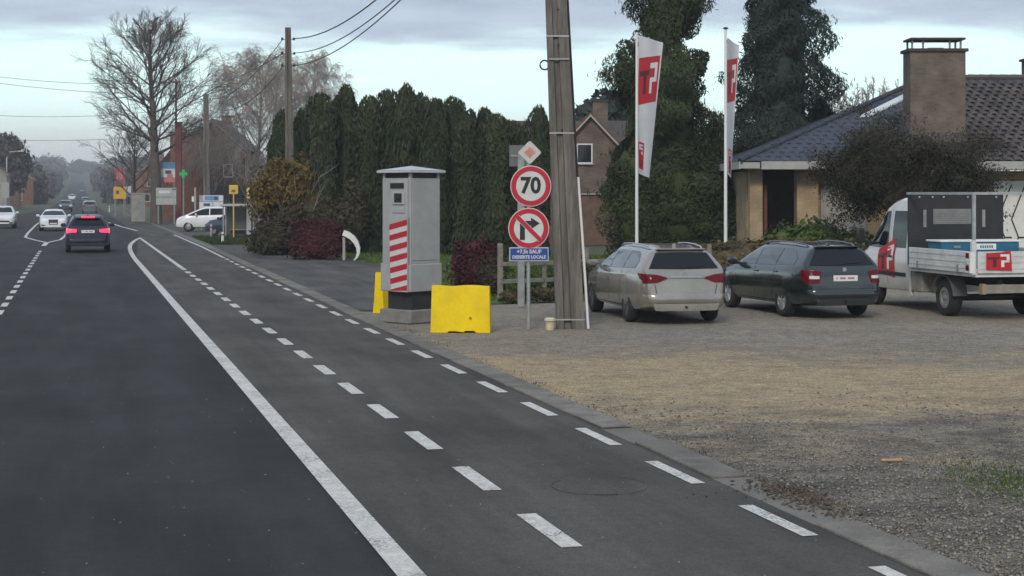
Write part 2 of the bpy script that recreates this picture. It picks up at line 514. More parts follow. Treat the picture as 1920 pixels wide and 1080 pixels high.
strip('cycle_lane', [(s, [rr(s), (rr(s) + kr(s)) / 2, kr(s)]) for s in (-40, 0, 10, 20, 30, 40, 50, 60, 70, 75, 90, 100, 120, 160, 200, 240)], M_CYC, 0.002)

def dash_mesh(w, l):
    b = MB(); n = 5
    V = []
    for k in range(n + 1):
        y = -l / 2 + l * k / n
        V += [(-w / 2, y, 0), (w / 2, y, 0)]
    return fastmesh('dash', V, [(2 * k, 2 * k + 1, 2 * k + 3, 2 * k + 2) for k in range(n)], M_PAINT)
def line_strip(name, pts, w, dz=0.008):
    """painted line through (t,s) points"""
    V = []; P = [RT(t, s) for t, s in pts]
    for i, p in enumerate(P):
        d = (P[min(i + 1, len(P) - 1)] - P[max(i - 1, 0)]); d.z = 0; d.normalize()
        nrm = Vector((d.y, -d.x, 0))
        V += [tuple(p + nrm * w / 2 + Vector((0, 0, dz))), tuple(p - nrm * w / 2 + Vector((0, 0, dz)))]
    Q = [(2 * i, 2 * i + 1, 2 * i + 3, 2 * i + 2) for i in range(len(P) - 1)]
    return link(name, fastmesh(name, V, Q, M_PAINT), ROAD)
dm_a, dm_b, dm_c = dash_mesh(.155, 1.18), dash_mesh(.125, 1.16), dash_mesh(.14, 1.25)
def kb(s): return 5.05 + (kr(s) - 5.25)
for k in range(-2, 20):
    s = 11.16 + 2.19 * k
    link('lane_dash', dm_a, ROAD, RT(3.30, s, .008), PSI)
for k in range(-2, 24):
    s = 11.05 + 2.136 * k
    link('lane_dash', dm_b, ROAD, RT(kb(s), s, .008), PSI)
for k in range(-2, 16):
    s = 34.5 + 2.4 * k
    if s < 79: link('lane_dash', dm_c, ROAD, RT(-1.55, s, .008), PSI)
line_strip('edge_line', [(2.06, s) for s in range(-20, 62, 4)] + [(2.08, 64), (2.13, 68), (2.20, 72), (2.32, 76), (2.50, 80), (2.75, 84), (3.02, 87.5), (3.25, 90)], .18)
line_strip('solid_line', [(3.30, s) for s in (53.6, 60, 70, 80, 91)], .15)
line_strip('solid_line', [(kb(s), s) for s in (61.6, 66, 70, 75, 85, 97)], .125)
line_strip('island_line', [(-1.55, 78), (-1.50, 83)], .22)
line_strip('island_line', [(-1.5, 83), (-2.2, 88), (-2.85, 93.6)], .17, .010)
line_strip('island_line', [(-2.85, 93.6), (-3.0, 105), (-3.16, 130), (-3.1, 160)], .16)
line_strip('island_line', [(-1.46, 83), (-0.9, 88), (-0.7, 96), (-0.6, 130), (-0.6, 160)], .16, .0115)
line_strip('merge_line', [(3.75, 108), (3.1, 122), (2.5, 140)], .2)

# kerb of single slabs, each a piece; some lie buried under dirt
KERB = strip('kerb', [(s, [kr(s), kr(s) + .34]) for s in (-10, 8, 15, 20, 25, 30, 40, 50, 60, 70, 75, 90, 110, 140, 200)], M_KERB2, 0.004)
b_ = MB().box((0, 0, .008), (.335, 0.985, .028), bev=.008)
slab = b_.build('kerb_slab', M_KERB, KERB)
slab_me = slab.data
first = True
for k in range(46):
    s = 8.3 + k * 1.0
    if 11.0 < s < 12.5: continue
    if k in (7,): continue
    o = slab if first else link('kerb_slab', slab_me, KERB)
    first = False
    o.location = RT(kr(s) + .172, s, .006 + random.uniform(-.003, .005))
    o.rotation_euler = (random.uniform(-.006, .006), random.uniform(-.015, .015), PSI + random.uniform(-.006, .006))

def sheet(name, poly, mat, z, kind='structure', sub=0, rough=0):
    bm = bmesh.new()
    vs_ = [bm.verts.new((p[0], p[1], z)) for p in poly]
    f = bm.faces.new(vs_)
    bmesh.ops.triangulate(bm, faces=[f])
    bmesh.ops.recalc_face_normals(bm, faces=bm.faces)
    me = bpy.data.meshes.new(name); bm.to_mesh(me); bm.free(); me.materials.append(mat)
    if me.polygons[0].normal.z < 0: me.flip_normals()
    o = link(name, me); o['kind'] = kind
    return o
def rough_edge(a, b, n, amp):
    out = []
    d = (b - a); nr = Vector((d.y, -d.x, 0)).normalized()
    for i in range(n):
        out.append(a + d * (i / n) + nr * random.uniform(-amp, amp))
    return out
gp = rough_edge(RT(5.53, -12, 0), RT(5.53, 33.5, 0), 90, .07) + [G(720, 585), G(930, 571), G(1100, 566), Vector((3.2, 46, 0)), Vector((32, 47, 0)), Vector((48, 20, 0)), RT(45, -12, 0)]
sheet('gravel_lot', gp, M_GRAVEL, -.004)
sheet('pavement', [RT(5.6, 33.3, 0), RT(6.02, 60, 0), RT(6.04, 76, 0), RT(9.9, 74, 0), RT(9.9, 44, 0), G(715, 540), G(735, 575), RT(8.6, 33, 0)], M_PAVE, -.009)
sheet('lawn', [RT(9.95, 74, 0), RT(9.95, 44, 0), G(720, 540), G(930, 569), G(1105, 563), Vector((3.3, 46, 0)), Vector((20, 47, 0)), Vector((20, 62, 0)), Vector((-6, 68, 0))], M_LAWN, -.013)
sheet('verge', [RT(6.06, 77, 0), RT(6.06, 92, 0), RT(14, 90, 0), RT(14, 76, 0)], M_LAWN, -.011)
sheet('forecourt', [RT(6.06, 92.2, 0), RT(6.1, 150, 0), RT(30, 150, 0), RT(30, 92.2, 0)], M_PAVE, -.012)
# dirt washed over the broken kerb
dp = []
for _k in range(28):
    _a = 2 * math.pi * _k / 28; _r = random.uniform(.75, 1.1)
    dp.append(G(1484, 928) + RV * (.30 * _r * math.cos(_a)) + DV * (.85 * _r * math.sin(_a)))
n_ = 700
_c = np.array(G(1484, 928)[:2]); _q = rng.normal(size=(n_, 2)) * np.array([.13, .42])
_p = _c + np.outer(_q[:, 0], [RV.x, RV.y]) + np.outer(_q[:, 1], [DV.x, DV.y])
_b = np.array([[1, 0, 0], [-1, 0, 0], [0, 1, 0], [0, -1, 0], [0, 0, 1], [0, 0, -1]], dtype=np.float32)
_t = np.array([[0, 2, 4], [2, 1, 4], [1, 3, 4], [3, 0, 4], [2, 0, 5], [1, 2, 5], [3, 1, 5], [0, 3, 5]])
_s = (.006 + .018 * rng.random(n_) ** 3)[:, None, None] * rng.uniform(.5, 1.3, (n_, 6, 3)) * np.array([1.4, 1.4, .6])
_V = (_b[None] * _s + np.c_[_p, np.full(n_, .010)][:, None, :]).reshape(-1, 3)
M_CLOD = M('kerb_rubble', (0.040, 0.030, 0.023), .95, col2=(.15, .118, .092), vs=22, det=2)
tag(link('kerb_rubble', fastmesh('kerb_rubble', _V, (_t[None] + (np.arange(n_) * 6)[:, None, None]).reshape(-1, 3), M_CLOD)), 'brown dirt and rubble spilled over the broken kerb', 'rubble', kind='stuff')
gm = MB()
# manhole
mh = thing('manhole_cover', 'round asphalt filled manhole cover in the cycle lane near the broken kerb', 'manhole cover', G(1125, 912))
V = []; 
cvb = MB().lathe([(.001, .006), (.40, .006), (.402, .004)], n=40); cvb.build('cover', M_CYC, mh)
n = 40
pts = [(.405 * math.cos(2 * math.pi * k / n), .405 * math.sin(2 * math.pi * k / n), .0065) for k in range(n + 1)]
for a_, b_ in ((2, 8), (16, 24), (29, 33)):
    MB().tube(pts[a_:b_], .004, 5).build('joint_arc', M('manhole_joint', (.050, .046, .043), .95), mh)

# loose stones on the lot (one mass)
def stones(name, n, zr, label, mat, smin, smax):
    base = np.array([[1, 0, 0], [-1, 0, 0], [0, 1, 0], [0, -1, 0], [0, 0, 1], [0, 0, -1]], dtype=np.float32)
    tri = np.array([[0, 2, 4], [2, 1, 4], [1, 3, 4], [3, 0, 4], [2, 0, 5], [1, 2, 5], [3, 1, 5], [0, 3, 5]])
    u = rng.random(n)
    Z = 1 / (1 / zr[0] + u * (1 / zr[1] - 1 / zr[0]))        # denser near the eye
    px = rng.uniform(700, 2050, n)
    X = (px - 960) / F * Z
    t = X * RV.x + Z * RV.y
    keep = (t > 5.52 + rng.exponential(.05, n)) & (rng.random(n) < np.clip((20.5 - Z - .2 * X + np.sin(X * 1.7 + Z) * 1.2) / 6, 0, 1))
    X, Z = X[keep], Z[keep]; n = len(X)
    sz = smin + (smax - smin) * rng.random(n) ** 3
    sc = sz[:, None] * rng.uniform(.6, 1.2, (n, 3)); sc[:, 2] *= .65
    a = rng.random(n) * 6.28
    P = base[None] * sc[:, None, :] * rng.uniform(.8, 1.2, (n, 6, 1))
    x = P[..., 0] * np.cos(a)[:, None] - P[..., 1] * np.sin(a)[:, None]
    y = P[..., 0] * np.sin(a)[:, None] + P[..., 1] * np.cos(a)[:, None]
    V = np.stack([x + X[:, None], y + Z[:, None], P[..., 2] + sz[:, None] * .2 - .002], -1).reshape(-1, 3)
    T = (tri[None] + (np.arange(n) * 6)[:, None, None]).reshape(-1, 3)
    o = link(name, fastmesh(name, V, T, mat))
    return tag(o, label, 'gravel', kind='stuff')
M_STONE = M('loose_stone', (0.050, 0.046, 0.043), .9, col2=(0.32, 0.285, 0.245), vs=48, det=1)
def grit(n):
    s = 9 / (1 - rng.random(n) * .72); t = rng.uniform(-5, 5.2, n)
    P = np.outer(t, [RV.x, RV.y]) + np.outer(s, [DV.x, DV.y]); z = rng.uniform(.004, .012, n)
    a = rng.random(n) * 6.28; r0 = z[:, None]; d1 = np.stack([np.cos(a), np.sin(a)], 1) * r0; d2 = np.stack([-np.sin(a), np.cos(a)], 1) * r0 * .7
    V = np.stack([np.c_[P - d1, z * 0 + .004], np.c_[P + d2, z * 0 + .004], np.c_[P + d1, z * 0 + .004], np.c_[P - d2, z * 0 + .004], np.c_[P, .004 + z * .8]], 1).reshape(-1, 3)
    T = (np.array([[0, 1, 4], [1, 2, 4], [2, 3, 4], [3, 0, 4]])[None] + (np.arange(n) * 5)[:, None, None]).reshape(-1, 3)
    tag(link('road_grit', fastmesh('road_grit', V, T, M_STONE)), 'tiny pale grit scattered over the asphalt', 'grit', kind='stuff')
grit(380)
stones('gravel', 42000, (9.0, 23), 'loose grey gravel stones strewn over the near side of the lot', M_STONE, .007, .026)
# ------------------------------------------------------------------ buildings
M_BRICK_Y = brickmat('yellow_brick', (0.34, 0.235, 0.125), (0.40, 0.29, 0.165), (0.30, 0.25, 0.18))
M_BRICK_B = brickmat('brown_brick', (0.120, 0.088, 0.070), (0.165, 0.120, 0.093), (0.13, 0.115, 0.10))
M_BRICK_R = M('red_brick', (0.17, 0.078, 0.052), .9, var=.25, vs=3, bump=.3, bs=20)
M_BRICK_D = M('dark_brick', (0.13, 0.085, 0.065), .9, var=.25, vs=3, bump=.3, bs=20)
M_SLATE = M('navy_slate', (0.032, 0.038, 0.055), .55, var=.25, vs=3, bump=.2, bs=20, rnd=.2)
M_TILE = M('brown_tile', (0.062, 0.050, 0.049), .7, var=.35, vs=1.5, bump=.3, bs=20, rnd=.25)
M_ROOF_D = M('dark_roof', (0.065, 0.055, 0.052), .8, var=.25, vs=2)
M_ROOF_R = M('russet_roof', (0.13, 0.065, 0.045), .8, var=.25, vs=2)
M_WHITE = M('white_paint', (0.72, 0.72, 0.70), .5, var=.05, vs=5)
M_FASC = M('fascia_paint', (0.36, 0.355, 0.34), .6, var=.10, vs=4)
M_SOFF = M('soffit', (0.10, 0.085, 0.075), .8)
M_PANE = M('window_glass', (0.018, 0.022, 0.026), .06, spec=.6)
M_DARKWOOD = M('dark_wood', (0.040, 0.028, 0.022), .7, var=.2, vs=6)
M_REDWOOD = M('red_wood', (0.13, 0.045, 0.032), .7, var=.2, vs=6)
M_RENDER = M('grey_render', (0.30, 0.29, 0.27), .9, var=.15, vs=2)
M_STEEL = M('dull_steel', (0.30, 0.30, 0.30), .5, metal=.6, var=.2, vs=5)
M_BLACK = M('black_paint', (0.012, 0.012, 0.013), .5)

def window(parent, x, z, w, h, y, frame=M_WHITE, mull=0, d=.06):
    """window on a wall that faces -y; y = wall plane"""
    fb = MB(); t = .06
    fb.box((x, y - d / 2 + .01, z + h / 2 - t / 2), (w, d, t)); fb.box((x, y - d / 2 + .01, z - h / 2 + t / 2), (w, d, t))
    for sx in (-1, 1): fb.box((x + sx * (w / 2 - t / 2), y - d / 2 + .008, z), (t, d - .004, h - 2 * t))
    for k in range(mull): fb.box((x - w / 2 + w * (k + 1) / (mull + 1), y - d / 2 + .012, z), (t * .7, d - .012, h - 2 * t))
    wi = fb.build('window', frame, parent)
    MB().box((x, y - .005, z), (w - t * 2, .02, h - t * 2)).build('pane', M_PANE, wi)
    MB().box((x, y - .05, z - h / 2 - .03), (w + .12, .12, .05)).build('sill', M_FASC, wi)
    return wi

# ---- hipped bungalow on the right
HX0, HY0, HZ0 = 7.4, 52.0, 3.5           # left eave corner
KX, KY, KZ = 15.0, 58.0, 6.62            # left end of the ridge
XR = 27.0
kk = (KZ - HZ0) / (KY - HY0)
bung = thing('bungalow', 'low yellow brick bungalow with hipped dark roof and massive brown chimney', 'house', (12, 53, 0))
def bld(mb, name, mat=None, par=bung, **k):
    o = mb.build(name, mat, par, **k); o.matrix_parent_inverse = Matrix.Translation(-Vector(par.location)); return o
w = MB()
YW = 53.0
w.box((8.06, YW, 1.62), (.42, .40, 3.24)); bld(w, 'porch_pillar', M_BRICK_Y)
w = MB().box((9.76, YW + .1, 1.62), (.70, .60, 3.24)); bld(w, 'porch_pillar', M_BRICK_Y)
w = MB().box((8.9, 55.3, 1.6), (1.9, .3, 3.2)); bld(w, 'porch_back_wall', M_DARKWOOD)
w = MB().box((8.42, 54.0, 1.45), (.10, 1.8, 2.6)); dr = bld(w, 'door', M_REDWOOD)
w = MB().box((12.2, YW + .35, 1.6), (4.2, .3, 3.2)); w.box((20.5, YW + .35, 1.6), (12.4, .3, 3.2)); w.box((8.0, 58.5, 1.6), (.3, 10, 3.2)); w.box((17, 63, 1.6), (18, .3, 3.2))
bld(w, 'wall', M_BRICK_Y)
w = MB().box((11.0, YW + .14, 1.75), (1.5, .12, 1.9)); bld(w, 'shutter', M_RENDER)
for x in (13.6, 21.8): 
    wi = window(bung, x, 1.75, 1.6, 1.5, YW + .19, mull=1)
    for o in [wi] : o.matrix_parent_inverse = Matrix.Translation(-Vector(bung.location))
gl = MB().box((17.3, YW + .15, 1.62), (2.6, .08, 2.5)); gd = bld(gl, 'garage_door', M_WHITE)
lt = MB()
for k in range(5):
    x0 = 16.12 + k * .46
    for a, c in (((x0, .5), (x0 + .23, 1.0)), ((x0 + .23, 1.0), (x0, 1.6)), ((x0, 1.6), (x0 + .23, 2.2)), ((x0 + .23, 2.2), (x0 + .46, 2.75)), ((x0 + .23, 1.0), (x0 + .46, 1.0))):
        lt.tube([(a[0], YW + .09, a[1]), (c[0], YW + .09, c[1])], .022, 5)
bld(lt, 'lattice', M_BLACK)
# roof shell
r_ = MB()
A0 = (HX0, HY0, HZ0); A1 = (XR, HY0, HZ0); K0 = (KX, KY, KZ); K1 = (XR, KY, KZ); B0 = (HX0, 64, HZ0); B1 = (XR, 64, HZ0)
r_.add([A0, A1, K0, K1, B0, B1], [(0, 1, 3, 2), (0, 2, 4), (4, 2, 3, 5), (1, 5, 3), (0, 4, 5, 1)])
roof = bld(r_, 'roof', M_SLATE)
f_ = MB(); f_.box((HX0 + .34, HY0 + .06, HZ0 - .13), (.66, .05, .2)); f_.box((17.4, HY0 - .02, HZ0 - .13), (18.6, .06, .26)); f_.box((HX0 - .0, 58, HZ0 - .13), (.05, 12, .24))
bld(f_, 'fascia', M_FASC)
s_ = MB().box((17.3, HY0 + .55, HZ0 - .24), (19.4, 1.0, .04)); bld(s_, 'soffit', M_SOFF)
# chimney
cx, cyy = 14.35, 54.4
c_ = MB().box((cx, cyy, 5.55), (1.86, 1.0, 3.4)); ch = bld(c_, 'chimney', M_BRICK_B)
def sub(mb, name, mat, par):
    return mb.build(name, mat, par)
sub(MB().box((cx, cyy, 7.29), (2.02, 1.16, .10)), 'chimney_slab', M_DARKWOOD, ch)
for sx in (-.82, -.45, .45, .82): sub(MB().box((cx + sx, cyy - .3, 7.48), (.06, .06, .30)), 'chimney_post', M_STEEL, ch)
for sx in (-.82, .82): sub(MB().box((cx + sx, cyy + .35, 7.48), (.06, .06, .30)), 'chimney_post', M_STEEL, ch)
sub(MB().box((cx, cyy, 7.67), (1.84, 1.1, .07)), 'chimney_cap', M_DARKWOOD, ch)
sub(MB().box((cx, cyy - .1, 7.36), (.5, .4, .06)), 'flue', M_CONC, ch)
c_ = MB().box((19.35, 59.0, 6.8), (.9, .7, 1.1)); c2 = bld(c_, 'chimney', M_BRICK_D)
sub(MB().box((19.35, 59.0, 7.38), (1.05, .85, .08)), 'chimney_slab', M_DARKWOOD, c2)
sub(MB().box((19.5, 59.0, 7.55), (.4, .4, .28)), 'chimney_pot', M_DARKWOOD, c2)
# roof tiles: single tiles right of the chimney, the rest joined
ang = math.atan(kk); sl_len = math.hypot(KY - HY0, KZ - HZ0)
def tile_geo(w=.335, l=.40, t=.028):
    V = []; n = 4
    for j, y in enumerate((0, l)):
        for i in range(n + 1):
            u = i / n
            V.append((-w / 2 + w * u, y, .034 * math.sin(u * math.pi * 1.5) * 1.0 + (.045 if j == 0 else .012)))
    for i in range(n + 1): V.append((-w / 2 + w * i / n, 0, V[i][2] - t))
    Fq = [(i, i + 1, n + 2 + i, n + 1 + i) for i in range(n)] + [(2 * (n + 1) + i, 2 * (n + 1) + i + 1, i + 1, i) for i in range(n)]
    return V, Fq
tv, tf = tile_geo()
tme = bpy.data.meshes.new('roof_tile'); tme.from_pydata(tv, [], tf); tme.materials.append(M_TILE); tme.update()
slope = Matrix.Rotation(ang, 3, 'X')
rest = MB(); nt_ = 0
rows_n = int(sl_len / .325)
for j in range(rows_n):
    for i in range(66):
        x = HX0 + .2 + i * .33 + (.165 if j % 2 else 0)
        d = j * .325
        hipx = HX0 + (KX - HX0) * (d / sl_len)
        if x < hipx + .25 or x > XR - .2: continue
        yy = HY0 + d * math.cos(ang); zz = HZ0 + d * math.sin(ang) + .004
        if 15.2 < x < 19.4 and nt_ < 298:
            o = link('roof_tile', tme, roof, (x, yy, zz)); o.rotation_euler = (ang, random.uniform(-.03, .03), random.uniform(-.02, .02)); nt_ += 1
        elif x > 15.2 or True:
            rot = slope
            k_ = 0.28
            rest.add([rot @ Vector((p[0], p[1], p[2] * (1 if x > 15.2 else k_) + random.uniform(0, .006))) + Vector((x, yy, zz)) for p in tv], tf, M_TILE if x > 13.4 else M_SLATE)
o = bld(rest, 'roof_tile_field'); tag(o, kind='stuff'); 
# hip and ridge tiles
hp = MB()
def rolltiles(mb, a, b, r, l):
    a = Vector(a); b = Vector(b); n = int((b - a).length / l)
    for i in range(n):
        p = a + (b - a) * (i / n); q = a + (b - a) * ((i + 1.08) / n)
        mb.tube([p, q], [r, r * .85], 8)
rolltiles(hp, (HX0, HY0, HZ0 + .02), (KX, KY, KZ + .03), .10, .38)
bld(hp, 'hip_ridge', M_SLATE)
hp = MB(); rolltiles(hp, (KX, KY, KZ + .04), (XR, KY, KZ + .04), .12, .38); bld(hp, 'ridge', M_TILE)
def on_roof(px, py, lift=.05):
    m = (HY - py) / F
    Y = (HZ0 - HY0 * kk - CH) / (m - kk)
    return Vector(((px - 960) / F * Y, Y, HZ0 + (Y - HY0) * kk + lift))
sp_ = MB(); q = [on_roof(*p, .075) for p in ((1612, 221), (1632, 219), (1708, 183), (1698, 178))]
q2 = [p - Vector((0, 0, .06)) for p in q]
sp_.add(q + q2, [(0, 1, 2, 3), (0, 1, 5, 4), (1, 2, 6, 5), (2, 3, 7, 6), (3, 0, 4, 7)])
bld(sp_, 'flashing_sheen', M('painted_sky_sheen', (0.62, 0.66, 0.70), .12, spec=.8))  # wet flashing along the hip: the sky's reflection is put into its pale colour

# ---- generic gabled house
def gable_house(name, label, c, w, d, ze, zr, rz, wall, roofm, wins=(), chim=None, cat='house', over=.25, skirt=None):
    """local: gable faces -y, ridge along y; w = gable width, d = depth; wins: (x,z,w,h)"""
    h = thing(name, label, cat, c, rz)
    poly = [(-w / 2, -.3), (w / 2, -.3), (w / 2, ze), (0, zr), (-w / 2, ze)]
    MB().prism(poly, -d / 2, d / 2).build('wall', wall, h)
    rm = MB(); k = (zr - ze) / (w / 2); th = .12
    for sx in (-1, 1):
        a = (sx * (w / 2 + over), ze - over * k + .02); b = (0, zr + .02)
        rm.prism([a, b, (b[0], b[1] + th), (a[0], a[1] + th)], -d / 2 - over, d / 2 + over)
    rf = rm.build('roof', roofm, h)
    tm = MB()
    for sx in (-1, 1):
        a = (sx * (w / 2 + over), ze - over * k - .10); b = (0, zr - .10)
        tm.prism([a, b, (b[0], b[1] + .11), (a[0], a[1] + .11)], -d / 2 - over - .03, -d / 2 - over - .003)
    tm.build('verge_board', M_FASC, rf)
    for x, z, ww, hh in wins: window(h, x, z, ww, hh, -d / 2)
    if chim:
        x, y, zt, ww = chim
        cm = MB().box((x, y, (zt + ze) / 2), (ww, ww * .7, zt - ze)).build('chimney', wall, rf)
        MB().box((x, y, zt + .05), (ww * 1.15, ww * .85, .1)).build('chimney_slab', M_DARKWOOD, cm)
    return h
# gable seen between pole and conifers
c = A(1107, 363, 76); c.z = 0
h = gable_house('brick_house', 'brown brick gable with white framed attic window behind the concrete pole', c + Vector((0, 3, 0)), 4.6, 6, 3.75, 6.20, 0, M_BRICK_B, M_ROOF_R, wins=((-.28, 4.35, .76, .95),), chim=(.75, 2.2, 7.1, .75))
MB().box((0, -3.2, 1.2), (4.8, .35, 2.4)).build('lower_wall', M_BRICK_D, h)
MB().box((0, -3.24, 2.43), (4.9, .45, .06)).build('string_course', M_FASC, h)
lw = MB(); lw.prism([(-3.2, 3.3), (3.0, 3.3), (0, 6.1)], -7.0, 0, xf=Matrix.Rotation(R(90), 4, 'Z'))
o = lw.build('rear_roof', M_ROOF_D, h); o.location = (-4.6, 1.2, 0); o.rotation_euler = (0, 0, R(0))
# red brick house left of centre
c = A(398, 363, 150); c.z = 0
h = gable_house('brick_house', 'reddish brown gabled brick house behind the concrete pole left of the bus shelter', c + Vector((0, 4, 0)), 6.4, 8, 6.6, 9.35, 0, M_BRICK_D, M_ROOF_D, wins=((1.5, 4.6, .9, 1.2), (-1.2, 4.6, .9, 1.2)), chim=(.45, 1, 9.9, .9))
MB().box((-2.0, -5.2, 4.0), (2.9, 2.3, 8.0)).build('stair_tower', M_BRICK_R, h)
MB().box((-2.0, -5.2, 8.06), (3.1, 2.5, .16)).build('tower_cap', M_ROOF_D, h)
pr = MB(); pr.prism([(-5.0, 4.9), (-3.3, 4.9), (-3.3, 7.0)], -5.2, 2); pr.build('side_roof', M_ROOF_D, h)
MB().box((-4.2, -4, 2.3), (1.6, 2, 4.8)).build('side_wall', M_BRICK_R, h)
MB().box((0.2, -4.4, 2.6), (6.6, .7, 1.1)).build('shop_fascia', M('shop_fascia_paint', (.035, .035, .05), .6), h)
for x in (-.6, 1.0, 2.5): window(h, x, 1.1, 1.2, 1.8, -4.0, frame=M_FASC)

# ---- houses along the left side of the road, far off
left = [(-13.5, 150, 8, 5.2, 8.2, M_BRICK_D, M_ROOF_R, 'dark brick roadside house at the left edge with white shop blind'),
        (-14.5, 185, 9, 5.6, 9.0, M_BRICK_R, M_ROOF_D, 'red brick house second from the left edge of the far street'),
        (-13.0, 225, 8, 5.0, 8.0, M_RENDER, M_ROOF_R, 'grey rendered house on the left side of the far street'),
        (-13.5, 270, 9, 5.5, 9.0, M_BRICK_D, M_ROOF_D, 'dark brick house beyond the grey rendered one on the left'),
        (-13.0, 330, 9, 5.2, 8.6, M_BRICK_R, M_ROOF_R, 'small red house farthest off on the left of the street')]
for t, s, w, ze, zr, wm, rm, lb in left:
    p = RT(t, s)
    h = gable_house('roadside_house', lb, p, w, 10, ze, zr, PSI, wm, rm, wins=((-2, 1.6, 1.1, 1.4), (2, 1.6, 1.1, 1.4), (-1.5, 4.3, 1, 1.3), (1.5, 4.3, 1, 1.3)), chim=(1, 2, zr + .8, .7))
    h['group'] = 'houses on the left of the far street'
right = [(15, 205, 8, 5.2, 8.4, M_BRICK_D, M_ROOF_D, 'dark brick house behind the yellow roadside sign'),
         (14, 300, 9, 5.4, 8.8, M_BRICK_R, M_ROOF_R, 'red brick house far up the right side of the street'),
         (13, 420, 9, 5.4, 8.8, M_RENDER, M_ROOF_D, 'pale house farthest off on the right of the street')]
for t, s, w, ze, zr, wm, rm, lb in right:
    h = gable_house('roadside_house', lb, RT(t, s), w, 10, ze, zr, PSI, wm, rm, wins=((-2, 1.6, 1.1, 1.4), (2, 1.6, 1.1, 1.4), (-1.5, 4.3, 1, 1.3), (1.5, 4.3, 1, 1.3)), chim=(1, 2, zr + .8, .7))
    h['group'] = 'houses on the right of the far street'
# ------------------------------------------------------------------ vehicles
M_GLASS = M('car_glass', (0.008, 0.010, 0.014), .06, spec=.35)
M_GLASS2 = M('car_glass_clear', (0.030, 0.040, 0.046), .05, spec=.8, coat=.5)
M_TYRE = M('tyre_rubber', (0.018, 0.018, 0.018), .9)
M_ALLOY = M('alloy', (0.55, 0.55, 0.56), .35, metal=.8)
M_ALLOY_D = M('dark_alloy', (0.10, 0.10, 0.105), .45, metal=.6)
M_HUBCAP = M('hubcap_grey', (0.20, 0.20, 0.20), .6, var=.2, vs=8)
M_TRIM = M('black_trim', (0.016, 0.016, 0.017), .6)
M_CHROME = M('chrome', (0.62, 0.62, 0.62), .2, metal=1.0)
M_TAIL = M('tail_lamp', (0.115, 0.003, 0.009), .2, spec=.25)
M_TAILL = M('tail_lamp_lit', (0.90, 0.02, 0.06), .2, emit=2.4)
M_LAMPW = M('clear_lamp', (0.60, 0.60, 0.60), .15, coat=.8)
M_HEAD = M('head_lamp', (0.75, 0.78, 0.82), .12, coat=.9)
M_PLATE = M('plate_white', (0.68, 0.66, 0.66), .5)
M_PLINK = M('plate_ink', (0.36, 0.20, 0.21), .5)
def paint(name, col, metal=.45, rough=.32, dirt=.15, coat=.9):
    return M(name, col, rough, metal=metal, coat=coat, var=dirt, vs=1.6, space='obj', spec=.5)
P_GOLD = paint('champagne_paint', (0.33, 0.302, 0.266), .6, .24)
P_DARK = paint('anthracite_paint', (0.009, 0.014, 0.016), .0, .18, .1, 1.0)
P_WHITE = paint('white_car_paint', (0.70, 0.71, 0.72), 0, .3, .05)
P_BLUE = paint('navy_paint', (0.006, 0.008, 0.030), .0, .35, .1, .2)
P_GREY = paint('grey_paint', (0.12, 0.125, 0.13), .5, .35)
P_SLATEB = paint('slate_blue_paint', (0.045, 0.065, 0.10), .4, .3)
P_VAN = paint('van_white_paint', (0.62, 0.61, 0.585), 0, .4, .14)

def interp(tab, x):
    xs = [p[0] for p in tab]
    if xs[0] > xs[-1]: tab = tab[::-1]; xs = xs[::-1]
    if x <= xs[0]: return tab[0][1]
    for (a, b), (c, d) in zip(tab, tab[1:]):
        if x <= c: return b + (d - b) * (x - a) / (c - a)
    return tab[-1][1]
def stations(tab):
    xs = []
    for (a, b), (c, d) in zip(tab, tab[1:]):
        n = max(1, int(max(abs(c - a) / .14, abs(d - b) / .06)))
        for i in range(n): xs.append(a + (c - a) * i / n)
    xs.append(tab[-1][0]); return xs
def loft_body(sp):
    top, bot, belt, wid, rw = sp['top'], sp['bot'], sp['belt'], sp['wid'], sp['roofw']
    xs = stations(top); V = []; Fc = []; H = 15
    for x in xs:
        zt, zb, zl, wb, wr = interp(top, x), interp(bot, x), interp(belt, x), interp(wid, x), interp(rw, x)
        zl = min(zl, zt - .05); zb = min(zb, zl - .1)
        k = max(0, min(1, (zt - zl - .05) / .40))
        wr = wb * .90 + (wr - wb * .90) * k
        h = zl - zb
        ring = [(0, zb), (wb * .75, zb), (wb * .94, zb + .05 * h), (wb * .975, zb + .16 * h), (wb * 1.0, zb + .40 * h), (wb * 1.0, zb + .62 * h), (wb * .985, zb + .86 * h), (wb * .955, zl)]
        sx, sz = wb * .94, zl + .015
        ex, ez = wr, zt - .075 * (.4 + .6 * k)
        for u in (0.02, .35, .7, 1.0):
            ring.append((sx + (ex - sx) * u + .018 * math.sin(u * math.pi), sz + (ez - sz) * u))
        ring += [(wr - .07, zt - .022 * (.4 + .6 * k)), (wr * .55, zt - .004), (0, zt)]
        H = len(ring)
        full = [(y, z) for y, z in ring] + [(-y, z) for y, z in ring[-2:0:-1]]
        for y, z in full: V.append((x, y, z))
    n = 2 * H - 2
    for i in range(len(xs) - 1):
        for k in range(n):
            Fc.append((i * n + k, i * n + (k + 1) % n, (i + 1) * n + (k + 1) % n, (i + 1) * n + k))
    Fc.append(tuple(range(n))); Fc.append(tuple((len(xs) - 1) * n + k for k in range(n - 1, -1, -1)))
    return V, Fc
